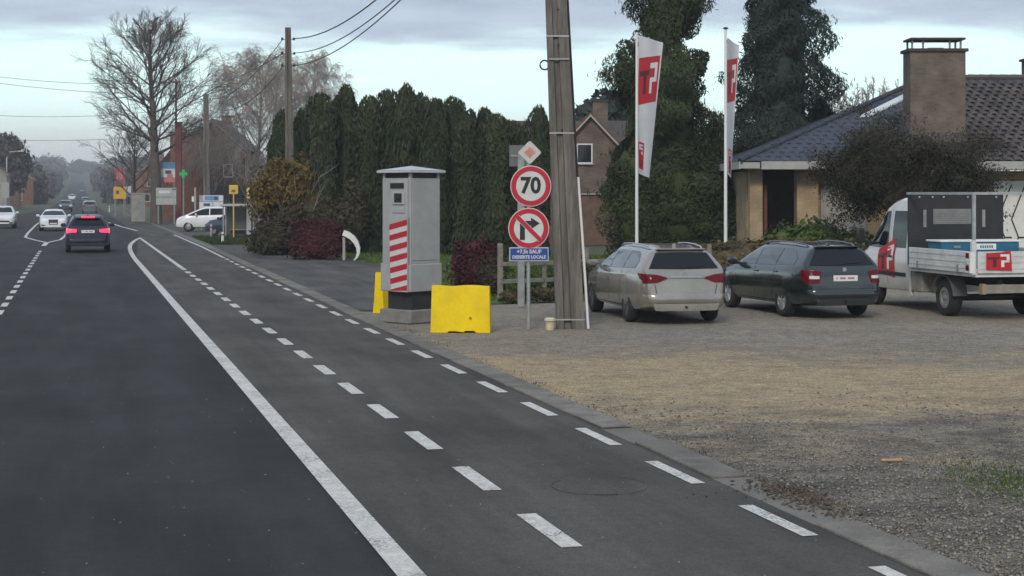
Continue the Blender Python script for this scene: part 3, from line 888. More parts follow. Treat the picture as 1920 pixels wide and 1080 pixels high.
def wheel(parent, x, y, r, w, side, rim, spokes=5, cap=False):
    hub = MB().lathe([(r * .30, -w * .42), (r * .30, w * .30)], (0, 0, 0), 'Y', 14).build('wheel', M_TRIM, parent, 40, (x, y, r))
    MB().lathe([(r * .62, -w / 2), (r * .90, -w / 2), (r * .98, -w * .38), (r, -w * .2), (r, w * .2), (r * .98, w * .38), (r * .90, w / 2), (r * .62, w / 2), (r * .60, w * .1), (r * .60, -w * .1), (r * .62, -w / 2)], (0, 0, 0), 'Y', 28).build('tyre', M_TYRE, hub, 40)
    rb = MB(); o = side * w * .44
    if cap:
        rb.lathe([(r * .62, o * .8), (r * .58, o), (r * .40, o * 1.02), (r * .34, o * .55), (r * .16, o * .6), (r * .12, o * .95), (.004, o)], (0, 0, 0), 'Y', 24)
    else:
        rb.lathe([(r * .625, o), (r * .56, o * 1.04), (r * .54, o * .7), (r * .625, o * .7)], (0, 0, 0), 'Y', 28)
        rb.lathe([(r * .15, o * .6), (r * .15, o * .98), (.004, o)], (0, 0, 0), 'Y', 14)
        for k in range(spokes):
            a = 2 * math.pi * k / spokes + .3
            for da in (-.16, .16):
                p = Vector((math.cos(a + da * .3) * r * .12, o * .92, math.sin(a + da * .3) * r * .12)); q = Vector((math.cos(a + da) * r * .57, o * .95, math.sin(a + da) * r * .57))
                rb.tube([p, q], [r * .055, r * .045], 6)
        rb.lathe([(r * .58, o * .35), (.004, o * .30)], (0, 0, 0), 'Y', 20, M_TRIM)
        rb.m = [0] * len(rb.m)
        rb.mats = []
    rb.build('rim', rim, hub, 35)
    return hub
class Patcher:
    def __init__(s, body, root):
        me = body.data
        s.bvh = BVHTree.FromPolygons([v.co.copy() for v in me.vertices], [list(p.vertices) for p in me.polygons])
        s.root = root
    def ray(s, ax, a, b):
        if ax == 'rear': o, d = (-9, a, b), (1, 0, 0)
        elif ax == 'front': o, d = (9, a, b), (-1, 0, 0)
        elif ax == 'left': o, d = (a, 5, b), (0, -1, 0)
        elif ax == 'right': o, d = (a, -5, b), (0, 1, 0)
        else: o, d = (a, b, 6), (0, 0, -1)
        h = s.bvh.ray_cast(Vector(o), Vector(d))
        return h[0], h[1], Vector(d)
    def put(s, name, mat, ax, top, bot, nu=8, nv=4, off=.006, parent=None, bulge=0.0):
        """surface patch between two polylines given in the projection plane"""
        def at(pl, u):
            k = u * (len(pl) - 1); i = min(int(k), len(pl) - 2); f = k - i
            return (pl[i][0] + (pl[i + 1][0] - pl[i][0]) * f, pl[i][1] + (pl[i + 1][1] - pl[i][1]) * f)
        V = []; ok = []
        for j in range(nv + 1):
            for i in range(nu + 1):
                a, b = at(top, i / nu), at(bot, i / nu); v = j / nv
                c, n, d = s.ray(ax, a[0] + (b[0] - a[0]) * v, a[1] + (b[1] - a[1]) * v)
                if c is None: V.append((0, 0, 0)); ok.append(False); continue
                if n.dot(d) > 0: n = -n
                V.append(tuple(c + n * (off + bulge * (max(0, math.sin(math.pi * j / nv)) ** .5) * (max(0, math.sin(math.pi * i / nu)) ** .35)))); ok.append(True)
        Fc = []
        for j in range(nv):
            for i in range(nu):
                q = (j * (nu + 1) + i, j * (nu + 1) + i + 1, (j + 1) * (nu + 1) + i + 1, (j + 1) * (nu + 1) + i)
                if all(ok[k] for k in q): Fc.append(q)
        if not Fc: return None
        me = bpy.data.meshes.new(name)
        used = sorted({k for f in Fc for k in f}); mp = {k: i for i, k in enumerate(used)}
        me.from_pydata([V[k] for k in used], [], [tuple(mp[k] for k in f) for f in Fc]); me.materials.append(mat)
        me.polygons.foreach_set('use_smooth', [True] * len(me.polygons)); me.update()
        return link(name, me, parent or s.root)
def cut_wheels(body, wells, dark):
    cb = MB()
    for x, r, y0, y1, z in wells: cb.lathe([(r, y0), (r, y1)], (x, 0, z), 'Y', 28)
    cut = cb.build('cutter', dark)
    md = body.modifiers.new('b', 'BOOLEAN'); md.operation = 'DIFFERENCE'; md.object = cut; md.solver = 'EXACT'
    try: md.material_mode = 'TRANSFER'
    except Exception: pass
    bpy.context.view_layer.update()
    me = bpy.data.meshes.new_from_object(body.evaluated_get(bpy.context.evaluated_depsgraph_get()))
    body.modifiers.clear(); body.data = me
    bpy.data.objects.remove(cut)
    me.polygons.foreach_set('use_smooth', [True] * len(me.polygons)); me.set_sharp_from_angle(angle=R(33))

WAGON = dict(
    top=[(2.26, .52), (2.24, .66), (2.12, .78), (1.9, .86), (1.1, .99), (.98, 1.02), (.30, 1.38), (.05, 1.445), (-.5, 1.475), (-1.2, 1.465), (-1.85, 1.42), (-1.97, 1.40), (-2.00, 1.36), (-2.205, 1.03), (-2.29, .945), (-2.325, .89), (-2.34, .62), (-2.36, .60), (-2.37, .42)],
    bot=[(2.26, .30), (2.0, .22), (-1.9, .24), (-2.37, .34)],
    belt=[(2.3, .70), (.9, .93), (-1.5, 1.0), (-2.4, 1.02)],
    wid=[(2.26, .52), (2.2, .66), (2.0, .80), (1.5, .88), (.8, .895), (-1.4, .90), (-1.85, .88), (-2.1, .845), (-2.24, .79), (-2.32, .72), (-2.37, .62)],
    roofw=[(1.0, .70), (.3, .62), (-.6, .61), (-1.5, .57), (-1.95, .53), (-2.3, .62)])
HATCH = dict(
    top=[(2.12, .55), (2.10, .72), (1.98, .86), (1.7, .96), (1.1, 1.06), (1.0, 1.09), (.35, 1.48), (.1, 1.55), (-.5, 1.58), (-1.3, 1.55), (-1.75, 1.50), (-1.9, 1.44), (-2.08, 1.10), (-2.14, 1.04), (-2.18, .92), (-2.21, .60), (-2.22, .42)],
    bot=[(2.12, .32), (1.9, .25), (-1.9, .27), (-2.22, .36)],
    belt=[(2.2, .78), (.9, 1.0), (-1.5, 1.06), (-2.3, 1.06)],
    wid=[(2.12, .55), (2.05, .70), (1.9, .82), (1.4, .90), (.8, .91), (-1.4, .91), (-1.8, .88), (-2.1, .82), (-2.22, .74)],
    roofw=[(1.0, .72), (.3, .64), (-.6, .63), (-1.9, .58), (-2.3, .66)])
MPV = dict(
    top=[(2.12, .55), (2.10, .70), (2.02, .84), (1.85, .95), (1.55, 1.05), (1.45, 1.09), (.55, 1.50), (.25, 1.58), (-.4, 1.62), (-1.3, 1.58), (-1.75, 1.50), (-1.9, 1.42), (-2.1, 1.08), (-2.18, .92), (-2.21, .60), (-2.22, .42)],
    bot=[(2.12, .32), (1.9, .25), (-1.9, .27), (-2.22, .36)],
    belt=[(2.2, .80), (1.4, .98), (-1.5, 1.06), (-2.3, 1.06)],
    wid=[(2.12, .55), (2.05, .70), (1.9, .82), (1.4, .90), (.8, .91), (-1.4, .91), (-1.8, .88), (-2.1, .82), (-2.22, .74)],
    roofw=[(1.4, .74), (.5, .64), (-.6, .63), (-1.9, .58), (-2.3, .66)])
SEDAN = dict(
    top=[(2.36, .50), (2.34, .68), (2.2, .80), (1.9, .87), (1.1, .97), (1.0, 1.0), (.25, 1.33), (0, 1.39), (-.5, 1.42), (-1.1, 1.37), (-1.7, 1.10), (-2.2, 1.02), (-2.3, .98), (-2.34, .7), (-2.36, .45)],
    bot=[(2.36, .26), (2.1, .2), (-1.9, .22), (-2.36, .34)],
    belt=[(2.4, .72), (.9, .91), (-1.5, .97), (-2.4, .98)],
    wid=[(2.36, .60), (2.3, .72), (2.1, .82), (1.5, .89), (.8, .905), (-1.4, .905), (-1.9, .88), (-2.36, .72)],
    roofw=[(1.0, .70), (.3, .60), (-.6, .59), (-1.3, .58), (-2.3, .7)])
def make_car(name, label, sp, loc, rz, col, rim, opt, cat='car', wb=1.33, wr=.32, fw=None, group=None, scale=1.0):
    root = thing(name, label, cat, loc, rz, group)
    root.scale = (scale, scale, scale)
    V, Fc = loft_body(sp); bb = MB(); bb.add(V, Fc, col)
    body = bb.build('body', None, root, 33)
    P = Patcher(body, root)
    W = interp(sp['wid'], 0)
    xr, xf = sp['top'][-1][0], sp['top'][0][0]
    z = lambda x: interp(sp['belt'], x)
    roof = lambda x: interp(sp['top'], x)
    # side glass: front door, rear door, rear quarter
    xc = next(x for x, zz in sp['top'] if zz > z(0) + .05)
    xa = opt.get('glass_front', .86); xe = opt.get('glass_rear', -1.78)
    def gtop(x): return min(roof(x) - .11, opt.get('gtop', roof(-.5) - .125))
    glass = opt.get('side_glass', M_GLASS)
    for side in ('left', 'right'):
        cuts = [xa, -.06, -1.0, xe]
        for k in range(3):
            x0, x1 = cuts[k] - (.03 if k else 0), cuts[k + 1] + .03
            xs = [x0 + (x1 - x0) * i / 6 for i in range(7)]
            tp = [(x, max(z(x) + .055, gtop(x) - (max(0, (xe + .32 - x)) * .55 if k == 2 else 0))) for x in xs]; bt = [(x, z(x) + .035) for x in xs]
            P.put('side_window', glass, side, tp, bt, 6, 4, .005)
        if opt.get('detail'):
            for x in (.92, -.06, -1.0):
                P.put('door_gap', M_TRIM, side, [(x - .008, z(x) - .0), (x + .008, z(x))], [(x - .008 + (.0 if x > -.9 else .14), .36), (x + .006 + (.0 if x > -.9 else .14), .36)], 1, 8, .002)
            P.put('sill_trim', M_TRIM, side, [(1.0, .30), (-.98, .32)], [(1.0, .25), (-.98, .27)], 8, 1, .006)
            for x in (.0, -.92):
                sg = 1 if side == 'left' else -1
                c, n_, d_ = P.ray(side, x - .12, z(x) - .09)
                MB().box(c + Vector((0, sg * .018, 0)), (.20, .03, .028), bev=.01).build('door_handle', col, root)
            rr_ = MB(); sg = 1 if side == 'left' else -1
            pts = []
            for x in (.05, -.1, -.6, -1.2, -1.65, -1.78):
                zz = roof(x) + (.012 if -1.7 < x < 0 else -.025); pts.append((x, sg * (interp(sp['roofw'], x) - .05), zz - .005))
            rr_.tube(pts, .016, 6).build('roof_rail', opt.get('rail', M_CHROME), root, 60)
    # windscreen and rear window
    P.put('windscreen', M_GLASS, 'front', [(-.56, roof(.3) - .03), (0, roof(.3) + .005), (.56, roof(.3) - .03)], [(-.72, z(.9) + .12), (0, z(.9) + .115), (.72, z(.9) + .12)], 10, 5, .006)
    rwz = opt['rear_win']; w0, w1 = opt['rear_w']
    P.put('rear_window', M_GLASS, 'rear', [(-w0, rwz[1]), (0, rwz[1] + .012), (w0, rwz[1])], [(-w1, rwz[0]), (0, rwz[0] - .01), (w1, rwz[0])], 12, 6, .007)
    P2 = P
    # tail lamps
    lit = opt.get('lit', False)
    for sg in (-1, 1):
        if 'tail' in opt:
            tl = [(sg * y, zz) for y, zz in opt['tail'][0]]; bl = [(sg * y, zz) for y, zz in opt['tail'][1]]
            lo = P.put('tail_lamp', M_TAILL if lit else M_TAIL, 'rear', tl, bl, 10, 5, .010)
            if 'tailc' in opt and lo:
                P.put('lamp_lens', M_LAMPW, 'rear', [(sg * y, zz) for y, zz in opt['tailc'][0]], [(sg * y, zz) for y, zz in opt['tailc'][1]], 6, 2, .016, parent=lo)
            if 'tails' in opt:
                P.put('tail_lamp', M_TAILL if lit else M_TAIL, 'left' if sg > 0 else 'right', opt['tails'][0], opt['tails'][1], 8, 4, .010)
        if 'head' in opt:
            P.put('head_lamp', M_HEAD, 'front', [(sg * y, zz) for y, zz in opt['head'][0]], [(sg * y, zz) for y, zz in opt['head'][1]], 6, 3, .008)
            if opt.get('foglow'):
                P.put('lower_grille', M_TRIM, 'front', [(sg * .50, .42), (sg * .74, .44)], [(sg * .50, .36), (sg * .72, .36)], 4, 2, .008)
    if 'grille' in opt:
        (y0, z0, y1, z1) = opt['grille']
        g = P.put('grille', M_TRIM, 'front', [(-y1, z1), (y1, z1)], [(-y0, z0), (y0, z0)], 6, 4, .010)
        if opt.get('fplate'): P.put('number_plate', M_PLATE, 'front', [(-.22, opt['fplate'] + .04), (.22, opt['fplate'] + .04)], [(-.22, opt['fplate'] - .04), (.22, opt['fplate'] - .04)], 4, 1, .018)
    if 'plate' in opt:
        zp = opt['plate']
        pl = P.put('number_plate', M_PLATE, 'rear', [(-.26, zp + .056), (.26, zp + .056)], [(-.26, zp - .056), (.26, zp - .056)], 4, 1, .014)
        for k, (a, b) in enumerate(((-.20, -.17), (-.12, .0), (.05, .19))):
            P.put('plate_marking', M_PLINK, 'rear', [(-a, zp + .020), (-b, zp + .020)], [(-a, zp - .020), (-b, zp - .020)], 2, 1, .018, parent=pl)
    # wheel wells
    fwx = fw if fw is not None else wb
    cut_wheels(body, [(xw, wr + .055, W - .34, W + .2, wr + .01) for xw in (fwx, -wb)] + [(xw, wr + .055, -W - .2, -W + .34, wr + .01) for xw in (fwx, -wb)], M_TRIM)
    for xw in (fwx, -wb):
        for sg in (1, -1): wheel(root, xw, sg * (W - .115), wr, .21, sg, rim, opt.get('spokes', 5), opt.get('cap', False))
    # mirrors
    for sg in (1, -1):
        mm = MB().box((.80, sg * (W + .10), z(.8) + .10), (.13, .22, .15), bev=.045)
        mm.box((.80, sg * (W - .02), z(.8) + .05), (.07, .12, .05))
        mm.build('door_mirror', opt.get('mirror', col), root, 40)
    if opt.get('detail'):
        # bumper, lower apron, hatch gap, wiper, aerial fin
        P.put('bumper', col, 'rear', [(-.80, .585), (.80, .585)], [(-.78, .40), (.78, .40)], 24, 8, .001, bulge=.035)
        if opt.get('apron', True): P.put('bumper_apron', M_TRIM, 'rear', [(-.66, .46), (.66, .46)], [(-.66, .36), (.66, .36)], 12, 2, .008)
        if 'hatch' in opt:
            for tp, bt in opt['hatch']: P.put('hatch_gap', M_TRIM, 'rear', tp, bt, 12, 1, .004)
        if 'chrome' in opt:
            for tp, bt in opt['chrome']: P.put('bumper_strip', opt.get('chrome_mat', M_CHROME), 'rear', tp, bt, 12, 1, .010)
        x = -1.55
        fin = MB().prism([(x - .09, roof(x) - .02), (x + .09, roof(x) - .02), (x - .03, roof(x) + .055), (x - .08, roof(x) + .06)], -.018, .018)
        fin.build('aerial_fin', col, root)
        wp = MB(); c1, n_, d_ = P.ray('rear', 0.02, rwz[0] + .03); c2, n_, d_ = P.ray('rear', -.40, rwz[0] + .06)
        if c1 and c2: wp.tube([c1 + Vector((-.02, 0, 0)), c2 + Vector((-.02, 0, 0))], .010, 5); wp.build('rear_wiper', M_TRIM, root)
        sp_ = MB().box((-1.96, 0, roof(-1.9) - .008), (.16, .94, .03), bev=.012); sp_.build('spoiler', col, root)
        MB().box((xr + .03, 0, .33), (.06, .10, .09), bev=.02).build('tow_socket', M_TRIM, root)
        MB().tube([(xr + .35, .45, .30), (xr + .05, .45, .29)], .035, 10).build('exhaust', M_STEEL, root, 50)
    if opt.get('badge'):
        c1, n_, d_ = P.ray('rear', 0, opt['badge'])
        MB().lathe([(.045, -.02), (.045, .012), (.03, .018)], (0, 0, 0), 'X', 16).build('badge', M_CHROME, root, 40, c1 - Vector((.01, 0, 0)))
    return root

def heading(deg):        # degrees left of +Y
    return R(90 + deg)
# --- champagne estate car
hd = R(11.5); hv = Vector((-math.sin(hd), math.cos(hd), 0)); rv = Vector((math.cos(hd), math.sin(hd), 0))
rl_ = G(1183, 603); c = rl_ + rv * .78 + hv * 1.33
gold = make_car('parked_car', 'champagne coloured estate car parked next to the concrete pole', WAGON, c, heading(11.5), P_GOLD, M_ALLOY_D,
    dict(detail=True, apron=False, rear_win=(1.045, 1.335), rear_w=(.50, .68), gtop=1.35, side_glass=M_GLASS2,
         tail=([(.36, .885), (.55, .935), (.80, .955)], [(.36, .865), (.55, .79), (.80, .775)]),
         tails=([(-2.0, .965), (-2.33, .95)], [(-2.12, .86), (-2.33, .78)]),
         hatch=[([(-.56, .872), (.56, .872)], [(-.56, .866), (.56, .866)]), ([(-.56, .555), (.56, .555)], [(-.56, .545), (.56, .545)]), ([(.60, .78), (.61, .78)], [(.555, .55), (.565, .55)]), ([(-.60, .78), (-.61, .78)], [(-.555, .55), (-.565, .55)])],
         chrome=[([(-.30, .905), (.30, .905)], [(-.30, .893), (.30, .893)])], badge=.94, rail=M_ALLOY), group='cars parked on the gravel lot')
# --- dark estate car
hd = R(16); hv = Vector((-math.sin(hd), math.cos(hd), 0)); rv = Vector((math.cos(hd), math.sin(hd), 0))
rl_ = G(1474, 593); c = rl_ + rv * .78 + hv * 1.33
dark = make_car('parked_car', 'dark anthracite estate car with white number plate parked beside the work truck', WAGON, c, heading(16), P_DARK, M_ALLOY,
    dict(detail=True, rear_win=(1.045, 1.335), rear_w=(.50, .70), gtop=1.35, side_glass=M_GLASS2, plate=.80, badge=.965, spokes=5,
         tail=([(.50, .93), (.80, .955)], [(.56, .70), (.80, .70)]), tailc=([(.56, .85), (.74, .85)], [(.56, .79), (.74, .79)]),
         tails=([(-2.08, .96), (-2.33, .95)], [(-2.16, .72), (-2.33, .70)]),
         hatch=[([(-.62, .60), (.62, .60)], [(-.62, .59), (.62, .59)])],
         chrome=[([(-.52, .485), (.52, .485)], [(-.52, .463), (.52, .463)])], chrome_mat=M_STEEL, rail=P_DARK), group='cars parked on the gravel lot')
# --- traffic
def road_car(px, py): 
    p = G(px, py); return p
make_car('car', 'navy blue hatchback driving ahead with its brake lights on', HATCH, G(165, 474) + DV * 2.1, heading(math.degrees(PSI)), P_BLUE, M_ALLOY_D,
    dict(rear_win=(1.13, 1.41), rear_w=(.52, .66), lit=True, plate=.88, detail=True, hatch=[],
         tail=([(.46, .97), (.86, 1.0)], [(.46, .86), (.86, .82)]), chrome=[([(-.6, .44), (.6, .44)], [(-.6, .41), (.6, .41)])], chrome_mat=M_STEEL, rail=M_TRIM), wb=1.32, wr=.335)
o = bpy.data.objects
nb = MB().box((-1.925, 0, 1.47), (.07, .52, .075), bev=.01).build('brake_light', M_TAILL, bpy.data.objects['car'], None)
make_car('car', 'silver white saloon with black grille coming towards the camera', SEDAN, G(100, 433.5) + DV * 2.2, heading(math.degrees(PSI) + 180), P_WHITE, M_ALLOY,
    dict(rear_win=(1.10, 1.3), rear_w=(.5, .62), head=([(.46, .74), (.80, .78)], [(.46, .64), (.80, .66)]), grille=(.27, .42, .30, .76), fplate=.50, foglow=True), wb=1.40, group='oncoming cars')
make_car('car', 'white hatchback cut off by the left edge of the picture', HATCH, G(3, 428.5) + DV * 2.1, heading(math.degrees(PSI) + 180), P_WHITE, M_ALLOY,
    dict(rear_win=(1.13, 1.41), rear_w=(.52, .66), head=([(.50, .84), (.82, .90)], [(.50, .72), (.82, .76)]), grille=(.55, .44, .50, .56), fplate=.66, foglow=True), wb=1.32, group='oncoming cars')
# parked across the forecourt
make_car('parked_car', 'white rounded family car nosing out beside the bus shelter', MPV, G(371, 434) + Vector((.6, .9, 0)), R(180 + 6), P_WHITE, M_HUBCAP,
    dict(rear_win=(1.13, 1.41), rear_w=(.52, .66), head=([(.50, .84), (.82, .92)], [(.50, .74), (.82, .76)]), grille=(.4, .44, .40, .56), cap=True, side_glass=M_GLASS, glass_front=1.30), wb=1.30, wr=.31)
make_car('parked_car', 'slate blue car standing in front of the white one by the bus shelter', HATCH, G(424, 442) + Vector((.55, .8, 0)), R(180 - 24), P_SLATEB, M_HUBCAP,
    dict(rear_win=(1.13, 1.41), rear_w=(.52, .66), head=([(.50, .84), (.82, .92)], [(.50, .74), (.82, .76)]), grille=(.4, .44, .40, .56), cap=True), wb=1.25, wr=.31, scale=.92)
# far traffic
def far_car(t, s, col, lab, away=True, k=1.0, spc=HATCH):
    c = make_car('distant_car', lab, spc, RT(t, s), heading(math.degrees(PSI) + (0 if away else 180)), col, M_ALLOY_D,
        dict(rear_win=(1.13, 1.41), rear_w=(.52, .66), tail=([(.5, .97), (.86, 1.0)], [(.5, .86), (.86, .82)]), head=([(.50, .84), (.82, .90)], [(.50, .72), (.82, .76)])), wb=1.32, group='distant traffic', scale=k)
    return c
far_car(1.4, 205, P_GREY, 'grey car right behind the navy hatchback up the road')
far_car(-1.6, 225, P_DARK, 'dark car beside the white post in the far road', False)
far_car(1.5, 330, P_GREY, 'second grey car in the far queue')
far_car(-1.5, 430, P_WHITE, 'small white car coming down the far hill', False)
far_car(1.5, 560, P_DARK, 'dark car half way up the far hill')
far_car(1.5, 900, P_DARK, 'dark speck of a car near the top of the far hill', True, 1.25)

# ------------------------------------------------------------------ white dropside work truck
hd = R(12); hv = Vector((-math.sin(hd), math.cos(hd), 0)); rv = Vector((math.cos(hd), math.sin(hd), 0))
c = G(1778, 592) + rv * .86
TR = thing('work_truck', 'white dropside work truck with red logos and black headboard at the right edge', 'truck', c, heading(12))
CAB = dict(
    top=[(4.45, .62), (4.42, .95), (4.30, 1.10), (4.0, 1.20), (3.75, 1.27), (3.05, 2.02), (2.85, 2.20), (2.6, 2.31), (2.2, 2.38), (1.50, 2.38), (1.45, 2.35)],
    bot=[(4.45, .34), (1.75, .38)], belt=[(4.45, 1.02), (3.7, 1.18), (1.75, 1.26)],
    wid=[(4.45, .62), (4.38, .80), (4.2, .90), (3.8, .965), (1.8, .975)], roofw=[(4, .85), (3.0, .80), (2.4, .78), (1.8, .78)])
V, Fc = loft_body(CAB); bb = MB(); bb.add(V, Fc, P_VAN); cab = bb.build('cab', None, TR, 33)
P = Patcher(cab, TR)
for side in ('left', 'right'):
    P.put('cab_window', M_GLASS, side, [(3.60, 1.32), (3.16, 1.85), (2.86, 2.06), (2.66, 2.08)], [(3.60, 1.29), (3.2, 1.28), (2.9, 1.28), (2.62, 1.28)], 9, 5, .006)
    P.put('cab_window', M_GLASS, side, [(2.48, 2.08), (1.78, 2.08)], [(2.46, 1.30), (1.78, 1.30)], 5, 5, .006)
    P.put('door_gap', M_TRIM, side, [(2.56, 2.15), (2.572, 2.15)], [(2.56, .5), (2.572, .5)], 1, 10, .003)
    P.put('rub_strip', M_TRIM, side, [(3.0, .78), (1.65, .78)], [(3.0, .70), (1.65, .70)], 8, 1, .012)
    P.put('door_handle', M_TRIM, side, [(2.50, 1.12), (2.32, 1.12)], [(2.50, 1.08), (2.32, 1.08)], 2, 1, .02)
P.put('windscreen', M_GLASS, 'front', [(-.70, 2.14), (.70, 2.14)], [(-.84, 1.33), (.84, 1.33)], 10, 6, .006)
P.put('rear_cab_window', M_GLASS, 'rear', [(-.6, 2.1), (.6, 2.1)], [(-.6, 1.5), (.6, 1.5)], 2, 2, .006)
cut_wheels(cab, [(3.42, .43, .60, 1.2, .36), (3.42, .43, -1.2, -.60, .36)], M_TRIM)
for sg in (1, -1):
    wheel(TR, 3.42, sg * .84, .355, .22, sg, M_HUBCAP, cap=True); wheel(TR, 0, sg * .84, .365, .24, sg, M_HUBCAP, cap=True)
    mm = MB().box((3.52, sg * 1.16, 1.52), (.12, .20, .34), bev=.04); mm.tube([(3.5, sg * .9, 1.36), (3.5, sg * 1.12, 1.42)], .03, 6); mm.build('door_mirror', M_TRIM, TR, 40)
    # rear mudguards
    mg = MB()
    for k in range(9):
        a0 = math.pi * (.04 + .92 * k / 9); a1 = math.pi * (.04 + .92 * (k + 1) / 9)
        ro, ri = .47, .45; y0, y1 = sg * .68, sg * .99
        pts = [(math.cos(a) * r_, y, .365 + math.sin(a) * r_) for a in (a0, a1) for r_ in (ri, ro) for y in (y0, y1)]
        mg.add(pts, [(0, 1, 5, 4), (2, 6, 7, 3), (1, 3, 7, 5), (0, 4, 6, 2)])
    mg.build('mudguard', M('grey_plastic', (.10, .10, .10), .8), TR, 60)
M_BED = M('dropside_paint', (0.56, 0.555, 0.54), .5, var=.14, vs=4, space='obj', bump=.1, bs=10)
M_GALV = M('galvanised_tube', (0.42, 0.43, 0.44), .45, metal=.5, var=.15, vs=6)
XF, XB, YB = 1.32, -1.50, 1.10
MB().box(((XF + XB) / 2, 0, .885), (XF - XB, 2 * YB - .06, .07)).build('bed_floor', M_BED, TR)
for sg in (1, -1):
    sd = MB().box(((XF + XB) / 2 - .02, sg * YB, 1.13), (XF - XB - .14, .035, .42), bev=.008).build('side_board', M_BED, TR)
    st = MB()
    for zz in (1.02, 1.14, 1.26): st.box(((XF + XB) / 2 - .02, sg * (YB + .02), zz), (XF - XB - .2, .012, .03))
    st.build('board_rib', M_BED, sd)
    for x in (XF - .5, XB + .6): MB().box((x, sg * (YB + .026), .98), (.05, .02, .18)).build('latch', M_STEEL, sd)
    MB().box((XB + .02, sg * YB, 1.22), (.09, .09, .66), bev=.01).build('corner_post', M_BED, TR)
    MB().box((.55 if sg else 0, sg * .42, .70), (3.6, .10, .16)).build('chassis_rail', M_TRIM, TR)
    # ladder rack
    MB().box((XB + .02, sg * (YB - .01), 1.88), (.055, .055, 1.20)).build('rack_post', M_GALV, TR)
    MB().box(((XF + XB) / 2 + .03, sg * (YB - .01), 2.455), (XF - XB - .02, .05, .05)).build('rack_rail', M_GALV, TR)
MB().box((XB + .02, 0, 2.455), (.05, 2 * YB - .09, .05)).build('rack_rail', M_GALV, TR)
tg = MB().box((XB - .03, 0, 1.13), (.035, 2 * YB - .12, .42), bev=.008).build('tailgate', M_BED, TR)
st = MB()
for zz in (1.02, 1.14, 1.26): st.box((XB - .05, 0, zz), (.012, 2 * YB - .2, .03))
st.build('board_rib', M_BED, tg)
hb = MB(); hb.box((XF + .02, 0, 1.70), (.05, 2 * YB - .04, 1.46)); HB = hb.build('headboard', M('headboard_black', (.020, .021, .023), .6, var=.2, vs=4, space='obj'), TR)
gr = MB(); gr.box((XF - .015, .10, 1.97), (.02, .86, .32)); G1 = gr.build('headboard_window', M('frosted_panel', (.20, .20, .195), .6), HB)
sl_ = MB()
for k in range(8): sl_.box((XF - .03, .10, 1.83 + k * .038), (.012, .86, .014))
sl_.build('window_bar', M_STEEL, G1)
for y in (.72, -.62): MB().box((XF - .015, y, 1.93), (.015, .07, .36)).build('headboard_slot', M_STEEL, HB)
for y in (-.9, -.25, .3, .55, .85): MB().tube([(XF - .03, y, 2.40), (XF - .03, y, 2.36)], .02, 8).build('tie_hook', M_GALV, HB)
# load: blue tool chest, its own thing
chest = thing('tool_chest', 'blue tool chest with white lid lying in the truck bed', 'tool chest', TR.matrix_basis @ Vector((0.62, -.02, .92)), heading(12))
M_TEAL = M('teal_paint', (0.012, 0.115, 0.20), .45, var=.12, vs=5, space='obj')
MB().box((0, 0, .27), (.6, 1.72, .54), bev=.01).build('chest_box', M_TEAL, chest)
MB().box((0, 0, .565), (.64, 1.80, .04), bev=.01).build('chest_lid', M_WHITE, chest)
MB().box((-.305, -.12, .45), (.012, .44, .12)).build('label_plate', M_WHITE, chest)
tx = MB()
for k in range(6): tx.box((-.313, .0 - k * .05, .45), (.006, .03, .05))
tx.build('label_print', M_TEAL, chest)
MB().box((-.305, .52, .45), (.012, .14, .05)).build('latch', M_STEEL, chest)
# lamps, rear beam, underside
for sg in (1, -1):
    MB().box((XB - .012, sg * (YB + .045), 1.13), (.03, .10, .40)).build('lamp_board', M_WHITE, TR)
lb_ = MB().box((XB + .17, YB + .028, 1.13), (.16, .03, .40)).build('lamp_board', M_WHITE, TR)
for zz, mm_ in ((1.26, M_TAIL), (1.13, M_LAMPW), (1.02, M_TAIL)): MB().box((XB + .17, YB + .05, zz), (.11, .025, .10), bev=.01).build('tail_lamp', mm_, lb_)
MB().box((XB + .04, .05, .62), (.10, 1.75, .16)).build('under_run_bar', M('dusty_steel', (.24, .22, .19), .8, var=.2, vs=6), TR)
MB().box((XB + .03, .90, .62), (.12, .08, .20)).build('bar_end', M('amber_reflector', (.30, .22, .12), .6), TR)
MB().box((1.18, .62, .62), (.5, .7, .42), bev=.02).build('side_locker', M('dusty_steel', (.24, .22, .19), .8), TR)
MB().box((1.50, .93, .66), (.10, .06, .66)).build('cab_corner', P_VAN, TR)
MB().tube([(0, -.8, .365), (0, .8, .365)], .07, 10).build('axle', M_TRIM, TR)

